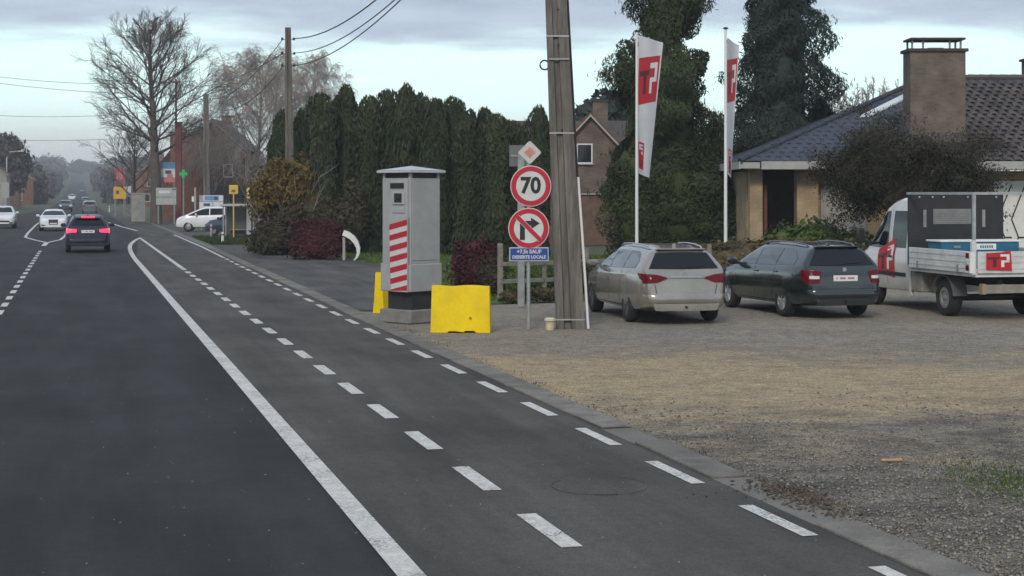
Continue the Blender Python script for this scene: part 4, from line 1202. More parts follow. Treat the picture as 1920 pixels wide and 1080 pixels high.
M_LRED = M('logo_red', (0.46, 0.014, 0.022), .5)
M_LDRK = M('logo_dark', (0.085, 0.012, 0.018), .5)
M_LWHT = M('logo_white', (0.72, 0.71, 0.69), .5)
LOGO_R = [[(0, .06), (1, 0), (1, 1), (0, .92)]]
LOGO_T = [[(.06, .60), (.52, .60), (.52, .71), (.06, .71)], [(.26, .20), (.40, .20), (.40, .60), (.26, .60)]]
LOGO_P = [[(.56, .74), (.92, .74), (.92, .86), (.56, .86)], [(.80, .48), (.92, .48), (.92, .74), (.80, .74)], [(.58, .44), (.92, .44), (.92, .54), (.58, .54)], [(.58, .20), (.70, .20), (.70, .44), (.58, .44)]]
def logo_patch(P, ax, corners, off, parent, names=('logo_panel', 'logo_letter')):
    """corners: bottom left, bottom right, top right, top left in the projection plane (as read)"""
    bl, br, tr, tl = [Vector((*c, 0)) for c in corners]
    def mp(u, v): 
        q = (bl * (1 - u) + br * u) * (1 - v) + (tl * (1 - u) + tr * u) * v; return (q.x, q.y)
    root = None
    for lst, mat, o_ in ((LOGO_R, M_LRED, 0), (LOGO_T, M_LDRK, .004), (LOGO_P, M_LWHT, .007)):
        for q in lst:
            r = P.put(names[0] if root is None else names[1], mat, ax, [mp(*q[3]), mp(*q[2])], [mp(*q[0]), mp(*q[1])], 6, 4, off + o_, parent=root or parent)
            root = root or r
logo_patch(P, 'left', [(3.02, .70), (2.16, .66), (2.28, 1.50), (3.08, 1.28)], .010, TR)
PT = Patcher(tg, TR)
logo_patch(PT, 'rear', [(.88, .97), (.34, .97), (.36, 1.34), (.88, 1.34)], .020, tg)
# ------------------------------------------------------------------ street furniture
M_CAB = M('cabinet_grey', (0.33, 0.333, 0.335), .55, var=.08, vs=3, bump=.05, bs=20, fine=.04, fs=40)
M_CABL = M('cabinet_light', (0.36, 0.365, 0.37), .5, var=.06, vs=4)
M_RED = M('sign_red', (0.42, 0.010, 0.030), .45)
M_SWHITE = M('sign_white', (0.56, 0.56, 0.55), .45, var=.06, vs=9)
M_SRIM = M('sign_rim', (0.60, 0.46, 0.45), .5)
M_SBLACK = M('sign_black', (0.012, 0.012, 0.014), .5)
M_SBLUE = M('sign_blue', (0.012, 0.055, 0.27), .45)
M_YELLOW = M('barrier_yellow', (0.75, 0.53, 0.006), .6, var=.12, vs=1.6, bump=.15, bs=7, spec=.2, fine=.04, fs=20)
M_SKIRT = M('rubber_skirt', (0.022, 0.022, 0.023), .8, var=.3, vs=5)
M_POLEC = M('weathered_concrete', (0.132, 0.120, 0.108), .92, var=.38, vs=5.0, bump=.5, bs=30, fine=.22, fs=22, stretch=(1, 1, .12))
M_POLED = M('dark_groove', (0.095, 0.085, 0.076), .95, var=.3, vs=4)
M_WIRE = M('cable_black', (0.02, 0.02, 0.022), .6)
M_POSTW = M('white_post', (0.70, 0.70, 0.69), .45)
M_WOODG = M('grey_wood', (0.20, 0.185, 0.16), .9, var=.3, vs=8, bump=.4, bs=30)

def text_mesh(body, size, depth, bold=0.0, align='CENTER'):
    cu = bpy.data.curves.new('txt', 'FONT'); cu.body = body; cu.size = size; cu.extrude = depth; cu.offset = bold
    cu.align_x = align; cu.align_y = 'CENTER'; cu.resolution_u = 3
    o = bpy.data.objects.new('txt', cu); COL.objects.link(o)
    bpy.context.view_layer.update()
    me = bpy.data.meshes.new_from_object(o.evaluated_get(bpy.context.evaluated_depsgraph_get()))
    bpy.data.objects.remove(o)
    return me
def lettering(name, body, size, mat, parent, loc, bold=0., sx=1.0, depth=.002):
    me = text_mesh(body, size, depth, bold); me.materials.clear(); me.materials.append(mat)
    o = link(name, me, parent, loc); o.rotation_euler = (R(90), 0, 0); o.scale = (sx, 1, 1)
    return o

# ---- speed camera cabinet: square tower seen on its corner
SCX, SCZ = (771 - 960) / F * 30.55, 30.55
camb = thing('speed_camera', 'tall grey roadside speed camera cabinet with red and white chevrons', 'speed camera', (SCX, SCZ, 0), R(-43))
# local: front face towards -y (turned to the left of the picture), side face towards +x
w2 = .39
MB().box((0, 0, .13), (.86, .86, .26), bev=.02).build('plinth', M('plinth_concrete', (.20, .195, .185), .9, var=.2, vs=4), camb)
MB().box((0.02, 0.02, .43), (.66, .66, .36)).build('skirt', M_SKIRT, camb)
MB().box((0, 0, .86), (2 * w2 + .05, 2 * w2 + .05, .52), bev=.012).build('lower_shell', M_CAB, camb)
MB().box((0, 0, 1.93), (2 * w2, 2 * w2, 1.625), bev=.012).build('shell', M_CAB, camb)
MB().box((0, 0, 2.79), (.66, .66, .10)).build('vent_gap', M_BLACK, camb)
for sx in (-1, 1):
    for sy in (-1, 1): MB().box((sx * .355, sy * .355, 2.79), (.05, .05, .10)).build('roof_bracket', M_CAB, camb)
rf = MB(); o_ = .47
rf.box((0, 0, 2.865), (2 * o_, 2 * o_, .05), bev=.01)
rf.add([(-o_, -o_, 2.892), (o_, -o_, 2.892), (o_, o_, 2.892), (-o_, o_, 2.892), (0, 0, 2.98)], [(0, 1, 4), (1, 2, 4), (2, 3, 4), (3, 0, 4), (3, 2, 1, 0)])
rf.build('roof', M('cabinet_roof', (.46, .48, .50), .5, var=.1, vs=4), camb)
yf = -w2
fp = MB(); fp.box((.10, yf - .012, 2.36), (.46, .03, .70), bev=.008).build('optics_panel', M_CABL, camb)
op = bpy.data.objects['optics_panel']
MB().box((.06, yf - .035, 2.60), (.36, .02, .10)).build('upper_slot', M_BLACK, op)
MB().box((.10, yf - .035, 2.36), (.33, .04, .24), bev=.01).build('lens_hood', M_CABL, op)
MB().box((.11, yf - .058, 2.37), (.20, .012, .17)).build('lens_window', M_SBLACK, op)
MB().box((.11, yf - .066, 2.39), (.10, .006, .05)).build('lens', M_PANE, op)
MB().box((.10, yf - .035, 2.13), (.34, .02, .09), bev=.005).build('lower_cover', M_CAB, op)
# chevron board, leaning a little against the cabinet
cv = MB(); cv.prism([(-.09, .60), (.37, .60), (.37, 2.02), (-.15, 2.02)], yf - .060, yf - .030)
cvb = cv.build('chevron_board', M_CABL, camb)
wb_ = MB(); wb_.prism([(-.08, .61), (.362, .61), (.362, 1.90), (-.12, 1.78)], yf - .064, yf - .061); wb_.build('white_field', M_SWHITE, cvb)
H_ = 0.205
for k in range(7):
    z0 = .53 + k * H_ * 1.0
    ch_ = MB(); q = [(-.085 - .006 * k, z0), (.364, z0 + .10), (.364, z0 + .10 + .105), (-.085 - .006 * k, z0 + .105)]
    q = [(x, max(.612, z)) for x, z in q]
    ch_.prism(q, yf - .068, yf - .0645); ch_.build('red_stripe', M_RED, cvb)
MB().box((.385, .0, 1.12), (.022, .70, .012)).build('seam', M_CABL, camb)
MB().box((.396, -.02, 1.9), (.012, .66, 1.42), bev=.004).build('side_door', M_CAB, camb)

# ---- yellow barriers
def barrier(label, loc, rz, L=1.05, H=.84, D=.34):
    b = thing('yellow_barrier', label, 'barrier', loc, rz, 'yellow barrier blocks by the speed camera')
    n = 12; V = []; 
    # side profile tapers upwards; forklift notches at the foot
    xs = [-L / 2, -L / 2 + .10, -L / 2 + .30, -L / 2 + .31, -L / 2 + .42, L / 2 - .46, L / 2 - .44, L / 2 - .28, L / 2 - .24, L / 2]
    zb = [.0, .0, .0, .025, .03, .01, .035, .035, 0, 0]
    mb = MB(); V = []; Fc = []
    for x, z0 in zip(xs, zb):
        tp = 1 - .035 * 0
        for y, z in ((-D / 2, z0), (-D / 2 + .03, H * .35), (-D * .30, H - .03), (-D * .26, H), (D * .26, H), (D * .30, H - .03), (D / 2 - .03, H * .35), (D / 2, z0)):
            xx = x * (1 - .03 * z / H)
            V.append((xx, y, z + (.010 * math.sin(x * 9) if z >= H - .05 else 0)))
    m = 8
    for i in range(len(xs) - 1):
        for k in range(m): Fc.append((i * m + k, i * m + (k + 1) % m, (i + 1) * m + (k + 1) % m, (i + 1) * m + k))
    Fc += [tuple(range(m)), tuple((len(xs) - 1) * m + k for k in range(m))]
    mb.add(V, Fc); mb.build('block', M_YELLOW, b, 30)
    MB().tube([(.18, -D / 2 + .03, .26), (.18, -D / 2 - .005, .26)], .022, 10).build('drain_plug', M('old_plug', (.30, .21, .02), .8), b)
    MB().box((0, 0, .02), (L * .8, D * .6, .03)).build('rubber_foot', M_SKIRT, b)
    return b
barrier('yellow block barrier standing broadside at the right foot of the speed camera', G(864, 624) + Vector((0, .17, 0)), R(-4), L=1.05, H=.82)
barrier('yellow block barrier seen end on behind the left foot of the speed camera', G(725, 587) + Vector((.02, .45, 0)), R(68), L=1.0, H=.83, D=.26)

# ---- sign post with three signs and a blue plate
SZ = 28.9
sp0 = G(991, 617)
sign = thing('sign_post', 'galvanised post carrying seventy limit, no right turn and blue plate signs', 'road sign', sp0, R(3))
M_GP = M('galvanised_post', (0.30, 0.31, 0.315), .5, metal=.3, var=.15, vs=7)
kpx = sp0.y / F
zpx = lambda py: CH + (HY - py) * kpx
xpx = lambda px: (px - 991) * kpx
MB().tube([(0, 0, 0), (0, 0, zpx(268))], .035, 12).build('post', M_GP, sign, 50)
def disc(name, px, py, r, parent=sign):
    x, z = xpx(px), zpx(py); q = MB()
    d = MB().lathe([(.004, -.062), (r - .006, -.062), (r, -.058), (r, -.048), (.004, -.048)], (x, 0, z), 'Y', 48).build(name, M_SRIM, parent, 30)
    ring = MB().lathe([(r * .72, -.0655), (r * .955, -.0655), (r * .955, -.0625), (r * .72, -.0625), (r * .72, -.0655)], (x, 0, z), 'Y', 48).build('red_ring', M_RED, d)
    MB().lathe([(.004, -.0645), (r * .72, -.0645), (r * .72, -.062), (.004, -.062)], (x, 0, z), 'Y', 48).build('sign_face', M_SWHITE, d)
    MB().box((x, -.04, z + .1), (.14, .03, .04)).build('clamp', M_GP, d)
    return d, x, z
# priority diamond
x, z = xpx(993), zpx(286); r = 21 * kpx
dm = MB(); dm.prism([(x + r * a, z + r * b) for a, b in ((0, -1), (.12, -.96), (.96, -.1), (1, 0), (.96, .1), (.12, .96), (0, 1), (-.12, .96), (-.96, .1), (-1, 0), (-.96, -.1), (-.12, -.96))], -.060, -.048)
dmd = dm.build('priority_sign', M('faded_white', (.50, .50, .47), .6, var=.1, vs=12), sign)
dm = MB(); dm.prism([(x, z - r * .52), (x + r * .52, z), (x, z + r * .52), (x - r * .52, z)], -.064, -.061); dm.build('faded_diamond', M('faded_orange', (.52, .22, .19), .6, var=.2, vs=14), dmd)
r = 38.5 * kpx
d70, x, z = disc('speed_limit_sign', 995, 349, r)
lettering('numerals', '70', .40, M_SBLACK, d70, (x - .005, -.067, z), bold=.014, sx=.92)
dnt, x, z = disc('no_right_turn_sign', 991, 428, r)
ar = MB()
ar.prism([(x - .160, z - .21), (x - .070, z - .21), (x - .070, z + .075), (x - .16, z + .14)], -.0685, -.065)
ar.prism([(x - .14, z + .05), (x + .06, z + .05), (x + .06, z + .135), (x - .14, z + .135)], -.0680, -.065)
ar.prism([(x + .04, z - .015), (x + .20, z + .09), (x + .04, z + .195)], -.0683, -.065)
ar.build('turn_arrow', M_SBLACK, dnt)
a = R(-45); q = [(-r * .80, -.038), (r * .80, -.038), (r * .80, .038), (-r * .80, .038)]
MB().prism([(x + u * math.cos(a) - v * math.sin(a), z + u * math.sin(a) + v * math.cos(a)) for u, v in [(u, v * 1.18) for u, v in q]], -.0700, -.0688).build('bar_border', M_SWHITE, dnt)
MB().prism([(x + u * math.cos(a) - v * math.sin(a), z + u * math.sin(a) + v * math.cos(a)) for u, v in q], -.0716, -.0702).build('red_bar', M_RED, dnt)
x, z = xpx(991.5), zpx(476.5)
bp_ = MB().box((x, -.054, z), (74 * kpx, .012, 26 * kpx), bev=.005).build('blue_plate', M('plate_rim', (.42, .46, .52), .5), sign)
MB().box((x, -.0615, z), (70 * kpx, .004, 22 * kpx)).build('plate_face', M_SBLUE, bp_)
lettering('plate_text', '+7,5t SAUF', .095, M_SWHITE, bp_, (x, -.0645, z + .046), bold=.003)
lettering('plate_text', 'DESSERTE LOCALE', .078, M_SWHITE, bp_, (x, -.0645, z - .052), bold=.003, sx=.93)
# second post behind, its sign turned away
p2 = G(977, 576); k2 = p2.y / F
sg2 = thing('sign_post', 'grey post behind the speed limit sign, its own sign turned away', 'road sign', p2, R(8))
z2 = lambda py: CH + (HY - py) * k2
MB().box((0, 0, z2(285) / 2), (.15, .05, z2(285)), bev=.01).build('post', M_GP, sg2)
MB().box((-.02, .05, z2(292)), (.46, .012, .46), rz=0, bev=.004).build('sign_back', M('sign_back_grey', (.13, .135, .14), .6, var=.15, vs=5), sg2)
MB().box((-.02, .035, z2(292)), (.40, .03, .04)).build('sign_rail', M_GP, sg2)
# small cream cap post at the pole's foot
cp = thing('marker_post', 'short cream cap post at the foot of the concrete pole', 'marker post', G(1031, 619))
MB().lathe([(.075, 0), (.075, .17)], n=14).build('stub', M('cream_plastic', (.50, .42, .26), .7, var=.2, vs=8), cp, 40)
MB().lathe([(.10, .17), (.10, .205), (.06, .225), (.004, .228)], n=14).build('cap', M('cream_cap', (.58, .52, .38), .7), cp, 40)

# ---- concrete utility poles with recessed web
def utility_pole(label, base, h, w0, w1, lean, rz, group='concrete utility poles', n_groove=1):
    p = thing('utility_pole', label, 'utility pole', base, rz, group)
    def sec(z):
        k = z / h; w = w0 + (w1 - w0) * k; d = w * .72
        return w / 2, d / 2, -lean * z
    V = []; Fc = []; zs = [-.3, 0, h * .2, h * .4, h * .6, h * .8, h]
    for z in zs:
        a, b, dx = sec(z)
        g0, g1 = -.46 * a, .10 * a     # groove from g0 to g1 on the face towards the viewer
        ring = [(-a, -b * .92), (-a * .94, -b), (g0, -b), (g0 + .02, -b * .62), (g1 - .02, -b * .62), (g1, -b), (a * .94, -b), (a, -b * .92), (a, b), (-g0, b), (-g0 - .02, b * .62), (-g1 + .02, b * .62), (-g1, b), (-a, b)]
        for x, y in ring: V.append((x + dx, y, z))
    m = 14
    for i in range(len(zs) - 1):
        for k in range(m): Fc.append((i * m + k, i * m + (k + 1) % m, (i + 1) * m + (k + 1) % m, (i + 1) * m + k))
    top = (len(zs) - 1) * m
    V.append((-lean * h, 0, h)); c_ = len(V) - 1
    for k in range(m): Fc.append((top + k, top + (k + 1) % m, c_))
    q = MB(); q.add(V, Fc); q.build('shaft', M_POLEC, p)
    return p, sec
base1 = G(1070, 617) + Vector((0, .2, 0))
H1, LEAN1 = 9.6, 27 / 618
pole1, sec1 = utility_pole('large leaning concrete pole with steel straps beside the speed limit signs', base1, H1, .52, .30, LEAN1, 0)
k1 = base1.y / F
for py in (69, 250, 598):
    z = CH + (HY - py) * k1; a, b, dx = sec1(z)
    s_ = MB().box((dx, 0, z), (2 * a + .012, 2 * b + .012, .022)).build('strap', M_GALV, pole1)
z = CH + (HY - 112) * k1; a, b, dx = sec1(z)
MB().box((dx, -b - .02, z), (2 * a * .9, .03, .03)).build('bracket', M_STEEL, pole1)
rg = MB(); rg.tube([(dx - a - .05 + .085 * math.cos(t_ * .5236), -.04, z - .10 + .085 * math.sin(t_ * .5236)) for t_ in range(13)], .017, 6); rg.build('hook_ring', M_WIRE, pole1, 50)
for zz, xx in ((CH + (HY - 75) * k1 - .10, .0), (CH + (HY - 245) * k1, .0), (CH + (HY - 20) * k1, .03)):
    a2, b2, d2 = sec1(zz); MB().tube([(d2 + xx, -b2 + .01, zz), (d2 + xx, -b2 - .012, zz)], .022, 8).build('bolt', M_TRIM, pole1)
# black supply cable down the flank, white conduit at the foot
cb = MB(); cb.tube([(sec1(z)[2] + sec1(z)[0] + .022, -.03, z) for z in (2.75, 3.3, 4, 5, 6, 7, 9.2)], .020, 8); cb.build('riser_cable', M_WIRE, pole1, 50)
cd = MB(); cd.tube([(sec1(0)[0] + .062, -.10, 0.0), (sec1(.9)[2] + sec1(.9)[0] + .055, -.09, .9), (sec1(1.8)[2] + sec1(1.8)[0] + .045, -.08, 1.8), (sec1(2.75)[2] + sec1(2.75)[0] + .03, -.05, 2.75)], .026, 10)
cd.build('conduit', M_POSTW, pole1, 50)
# pole two and three down the street
base2 = A(545, 363, 66.5); base2.z = 0
pole2, sec2 = utility_pole('second concrete pole rising behind the yellow shrub', base2, 9.35, .42, .24, .012, R(10))
base3 = A(388, 363, 110); base3.z = 0
pole3, sec3 = utility_pole('third concrete pole standing in front of the reddish brick house', base3, 9.3, .46, .36, .008, R(10))
def insul(p, sec, zs, arm=.0):
    for z in zs:
        a, b, dx = sec(z)
        for sx in (-1, 1):
            q = MB(); q.tube([(dx + sx * a, -.02, z), (dx + sx * (a + .12), -.02, z + .01)], .015, 6); q.lathe([(.03, -.03), (.05, 0), (.035, .05), (.045, .07), (.004, .09)], (dx + sx * (a + .12), -.02, z), 'Z', 10); q.build('insulator', M_TRIM, p, 50)
insul(pole2, sec2, (8.85, 8.25, 7.75)); insul(pole3, sec3, (8.9,))
insul(pole1, sec1, (9.2, 8.7))
# slim wooden pole with cross arms further on
base4 = A(330, 363, 150); base4.z = 0
wp = thing('utility_pole', 'slim dark wooden pole with cross arms behind the large bare tree', 'utility pole', base4)
M_TAR = M('tarred_wood', (.05, .042, .038), .9, var=.2, vs=4)
MB().tube([(0, 0, -.2), (0, 0, 13.2)], [.14, .09], 8).build('shaft', M_TAR, wp, 50)
for z in (12.9, 11.6): MB().box((0, -.1, z), (1.0, .1, .12)).build('cross_arm', M_TAR, wp)

# ---- overhead cables
def wire(label, a, b, sag, r=.016, group='overhead cables'):
    a = Vector(a); b = Vector(b); pts = []
    for k in range(25):
        u = k / 24; p = a + (b - a) * u; p.z -= sag * 4 * u * (1 - u); pts.append(p)
    o = MB().tube(pts, r, 6).build('overhead_cable', M_WIRE, None, 60)
    return tag(o, label, 'cable', group)
def tip(base, sec, z, rz=0, side=0.1):
    a, b, dx = sec(z); return Vector(base) + Vector((dx + side, 0, z))
T1 = lambda z, s=0: tip(base1, sec1, z, 0, s)
T2 = lambda z, s=0: tip(base2, sec2, z, 0, s)
T3 = lambda z, s=0: tip(base3, sec3, z, 0, s)
wire('topmost thick cable from the large pole to the second pole', T1(9.35, -.1), T2(8.9, .2), 1.05, .022)
wire('middle cable from the large pole to the second pole', T1(8.95, -.1), T2(8.3, .2), 1.0, .018)
wire('lowest cable from the large pole to the second pole', T1(8.85, -.22), T2(7.78, .2), .95, .018)
wire('upper cable sloping from the second pole to the third', T2(8.9, -.2), T3(9.0, .2), .75, .016)
wire('lower cable sloping from the second pole to the third', T2(7.75, -.2), T3(8.6, .2), 1.0, .016)
wire('cable running on from the second pole above the pale birch', T2(8.3, -.2), base4 + Vector((.4, 0, 12.9)), .8, .016)
wire('cable from the third pole to the wooden pole by the bare tree', T3(8.9, -.2), base4 + Vector((.4, 0, 11.6)), .9, .016)
lp = RT(-11, 118, 0)
wire('upper of the twin cables crossing the street at top left', base4 + Vector((-.4, 0, 12.9)), A(-60, 136, 145), .5, .022)
wire('lower of the twin cables crossing the street at top left', base4 + Vector((-.4, 0, 11.75)), A(-60, 148, 145), .35, .022)
wire('single cable crossing the street below the twin cables', A(320, 205, 160), A(-60, 213, 150), .5, .02)
wire('faint lowest cable crossing the far street', A(330, 250, 200), A(-60, 258, 190), .6, .024)

# ---- flag poles with banners
M_FLAG = M('flag_cloth', (0.60, 0.61, 0.63), .8, var=.06, vs=2)
def banner(label, flabel, px, Z, top_py, w_top, w_bot, hoist_top, hoist_bot, depth, wave, seed, red, foot):
    p = A(px, 363, Z); p.z = 0; kz = Z / F
    zt = CH + (HY - top_py) * kz
    fp = thing('flag_pole', label, 'flag pole', p, 0, 'white flag poles behind the parked cars')
    MB().tube([(0, 0, 0), (0, 0, zt)], [.052, .036], 12).build('pole', M_POSTW, fp, 50)
    MB().lathe([(.03, 0), (.075, .015), (.075, .045), (.03, .06), (.004, .07)], (0, 0, zt), n=14).build('finial', M_TRIM, fp, 40)
    MB().box((.045, -.03, zt - .35), (.03, .03, .12)).build('halyard_cleat', M_STEEL, fp)
    fl = thing('flag', flabel, 'flag', p + Vector((.05, 0, CH + (HY - hoist_bot) * kz)), 0, 'white company flags with red square logo')
    zb_ = CH + (HY - hoist_bot) * kz; Hh = (hoist_bot - hoist_top) * kz
    def S(u, v, off=0.0):
        w = (w_bot + (w_top - w_bot) * v) * kz
        drop = -.16 * u * (.5 + .5 * v) - (1 - v) * .05 * u
        x = w * u + (-.05 * wave * math.sin(math.pi * v) if wave else 0) * (1 - u)
        y = depth * u * (1 - .25 * u) + .07 * math.sin(u * 5.2 + v * 3 + seed) * u ** .5
        return Vector((x, y - off, Hh * v + drop))
    def grid(name, mat, u0, u1, v0f, v1f, off, par, nu=10, nv=20):
        V = []; Fc = []
        for sgn in (1, -1):
            for j in range(nv + 1):
                for i in range(nu + 1):
                    u = u0 + (u1 - u0) * i / nu; v = v0f(u) + (v1f(u) - v0f(u)) * j / nv
                    V.append(S(u, v, off * sgn))
        m = (nu + 1) * (nv + 1)
        for k in (0, m):
            for j in range(nv):
                for i in range(nu):
                    a = k + j * (nu + 1) + i; Fc.append((a, a + 1, a + nu + 2, a + nu + 1))
        me = bpy.data.meshes.new(name); me.from_pydata([tuple(v) for v in V], [], Fc); me.materials.append(mat)
        me.polygons.foreach_set('use_smooth', [True] * len(Fc)); me.update()
        return link(name, me, par)
    cl = grid('cloth', M_FLAG, 0, 1, lambda u: 0, lambda u: 1, .003, fl)
    (v0, v1) = red
    k_ = lambda u: .075 * (u - .5)
    B = lambda q: (lambda u: v0 + (v1 - v0) * q + k_(u))
    lp_ = grid('logo_panel', M_LRED, .06, .94, B(0), B(1), .009, cl, 10, 8)
    for q in LOGO_T:
        grid('logo_letter', M_LDRK, .06 + .88 * q[0][0], .06 + .88 * q[1][0], B(q[0][1]), B(q[2][1]), .014, lp_, 6, 3)
    for q in LOGO_P:
        grid('logo_letter', M_LWHT, .06 + .88 * q[0][0], .06 + .88 * q[1][0], B(q[0][1]), B(q[2][1]), .018, lp_, 6, 3)
    f0, f1, a0, a1 = foot
    fpn = grid('foot_panel', M_LRED, a0, a1, lambda u: f0, lambda u: f1, .009, cl, 3, 6)
    for a, b, c_, d in ((.2, .8, .72, .80), (.2, .4, .72, .92), (.2, .8, .86, .92), (.55, .8, .55, .66)):
        grid('foot_letter', M_LWHT, a0 + (a1 - a0) * a, a0 + (a1 - a0) * b, lambda u: f0 + (f1 - f0) * c_, lambda u: f0 + (f1 - f0) * d, .013, fpn, 2, 2)
    grid('foot_letter', M_LDRK, a0 + (a1 - a0) * .35, a0 + (a1 - a0) * .6, lambda u: f0 + (f1 - f0) * .06, lambda u: f0 + (f1 - f0) * .34, .013, fpn, 2, 2)
    return fp
banner('white flag pole nearer the concrete pole, behind the champagne car', 'wide hanging white flag with red square logo, left of the two', 1194, 47, 60, 50, 23, 66, 325, .75, 1, .4, (.53, .87), (.04, .235, .05, .45))
banner('white flag pole nearer the bungalow, behind the dark car', 'narrow folded white flag with red logo, right of the two', 1360.5, 45, 55, 29, 14, 70, 325, 1.0, 1, 2.0, (.55, .87), (.02, .20, .35, .85))

# ---- fence behind the signs
fence = thing('fence', 'low weathered wooden fence between the burgundy bush and the champagne car', 'fence', G(938, 562))
def fb_(mb, name, mat, par=fence):
    o = mb.build(name, mat, par); o.location = -Vector(fence.location) if par is fence else (0, 0, 0); return o
f0 = G(938, 562); f1 = A(1100, 363, 38.5); f1.z = 0; f2 = A(1330, 363, 41); f2.z = 0
fpost = [f0, f0 + (f1 - f0) * .5, f1, f1 + (f2 - f1) * .5, f2]
for i, p in enumerate(fpost):
    hgt = (1.30 if i == 0 else 1.15)
    fb_(MB().box((p.x, p.y, hgt / 2), (.13 if i == 0 else .11, .11, hgt), bev=.012), 'fence_post', M_WOODG)
for a, b in zip(fpost, fpost[1:]):
    for zz in (.42, .82):
        d = b - a; m_ = (a + b) / 2
        fb_(MB().box((m_.x, m_.y - .075, zz), (d.length - .02, .035, .10), rz=math.atan2(d.y, d.x), bev=.006), 'fence_rail', M_WOODG)

# ---- white curved ornament in front of the burgundy hedge
p = G(660, 488)
kz = p.y / F
orn = thing('garden_ornament', 'white curved arch ornament beside the far burgundy hedge', 'ornament', p)
pts = [(644, 437, 9), (652, 440, 9.5), (661, 446, 9), (668, 455, 8), (672, 465, 6.5), (672, 475, 5.2), (669, 483, 3.6), (663, 489, 1.2)]
V = []; Fc = []
for i, (x, y, w_) in enumerate(pts):
    a = pts[max(i - 1, 0)]; b = pts[min(i + 1, len(pts) - 1)]
    d = Vector((b[0] - a[0], 0, -(b[1] - a[1]))).normalized(); nr = Vector((-d.z, 0, d.x))
    c = Vector(((x - 660) * kz, 0, (488 - y) * kz + .01))
    for s1, yy in ((-1, -.14), (1, -.14), (1, .14), (-1, .14)): V.append(c + nr * s1 * w_ * kz * .55 + Vector((0, yy * (w_ / 9), 0)))
for i in range(len(pts) - 1):
    for k in range(4): Fc.append((i * 4 + k, i * 4 + (k + 1) % 4, (i + 1) * 4 + (k + 1) % 4, (i + 1) * 4 + k))
Fc += [(0, 1, 2, 3), tuple(4 * (len(pts) - 1) + k for k in range(4))]
q = MB(); q.add(V, Fc); q.build('arch', M_WHITE, orn, 40)
MB().box(((645 - 660) * kz, .02, .42), (.10, .14, .84), bev=.01).build('stand', M_RENDER, orn)

# ---- bus shelter and stop
bs = A(447, 363, 88); bs.z = 0; kb_ = 88 / F
sh = thing('bus_shelter', 'small glazed bus shelter with flat pale roof behind the grass verge', 'bus shelter', bs, R(4))
z_ = lambda py: CH + (HY - py) * kb_
MB().box((0, .6, z_(385)), (66 * kb_, 1.5, .12), bev=.02).build('roof', M('shelter_roof', (.40, .40, .39), .6), sh)
for x in (-28, 28):
    for y in (0, 1.2): MB().box((x * kb_, y, z_(385) / 2), (.07, .07, z_(385) - .1)).build('post', M_STEEL, sh)
MB().box((0, 1.22, 1.05), (1.55, .03, 1.75)).build('back_pane', M('smoked_pane', (.10, .095, .095), .15), sh)
MB().box((19 * kb_, .1, .95), (.24, .06, 1.5)).build('timetable_case', M('timetable_pale', (.42, .43, .43), .5), sh)
MB().box((-2 * kb_, .95, .45), (1.1, .35, .06)).build('bench', M_WOODG, sh)
yb = thing('notice_board', 'small yellow notice plate on a post behind the bus shelter', 'sign', bs + Vector((.24, 1.9, 0)))
MB().tube([(0, 0, 0), (0, 0, 2.2)], .03, 6).build('post', M_STEEL, yb, 50); MB().box((0, -.04, 2.5), (.20, .03, .62)).build('plate', M('notice_yellow', (.60, .50, .06), .5), yb)
st0 = A(438, 363, 86); st0.z = 0; kb2 = 86 / F; z_ = lambda py: CH + (HY - py) * kb2
stp = thing('bus_stop_sign', 'yellow bus stop flag on a yellow pole before the shelter', 'bus stop', st0)
M_BYEL = M('bus_yellow', (.62, .40, .06), .5, var=.08, vs=4)
MB().tube([(0, 0, 0), (0, 0, z_(364))], .04, 8).build('pole', M_BYEL, stp, 50)
MB().box((0, 0, z_(355.5)), (17 * kb2, .08, 17 * kb2), bev=.02).build('flag_plate', M_BYEL, stp)
MB().box((0, -.045, z_(358)), (8 * kb2, .01, 5 * kb2)).build('bus_symbol', M('bus_symbol', (.20, .11, .02), .6), stp)
for nm, lb, px, py, h_, Z in (('bollard', 'white reflector post on the verge left of the bus shelter', 417.5, 456, .55, None), ('bollard', 'grey post beside the slate blue car', 396, 446, .78, None), ('bollard', 'white post by the kerb under the yellow roadside sign', 205, 398, .8, None), ('bollard', 'white post on the far left side of the carriageway', 124, 391, .9, None)):
    g = G(px, py)
    b = thing(nm, lb, 'bollard', g)
    MB().lathe([(.07, 0), (.065, h_ * .96), (.03, h_), (.004, h_ + .005)], n=12).build('post', M_POSTW if 'white' in lb else M_STEEL, b, 50)
    MB().lathe([(.072, h_ * .7), (.071, h_ * .82)], n=12).build('reflector_band', M_TRIM if 'white' in lb else M_RED, b, 50)

# ---- shop signs on the right of the far street
def panel_sign(name, label, px0, py0, px1, py1, Z, mats, legs=True, cat='sign', th=.16):
    """rows of coloured panels: mats = [(fraction from top, fraction to, material)]"""
    k = Z / F; x0, x1 = (px0 - 960) * k, (px1 - 960) * k; zt, zb = CH + (HY - py0) * k, CH + (HY - py1) * k
    gz_ = gz(Z / math.cos(PSI))
    s = thing(name, label, cat, ((x0 + x1) / 2, Z, gz_)); w = x1 - x0
    bo = MB().box((0, 0, (zt + zb) / 2 - gz_), (w, th, zt - zb)).build('board', M_STEEL, s)
    for ii, (a, b, c_, d, m) in enumerate(mats):
        MB().box((w * ((a + b) / 2 - .5), -th / 2 - .012 - .008 * ii, zt - gz_ - (zt - zb) * (c_ + d) / 2), (w * (b - a) - .02, .02, (zt - zb) * (d - c_) - .02)).build('panel', m, bo)
    if legs:
        for sx in (-.4, .4): MB().tube([(w * sx, .02, 0), (w * sx, .02, zb - gz_ + .02)], .06, 8).build('leg', M_STEEL, s, 50)
    return s
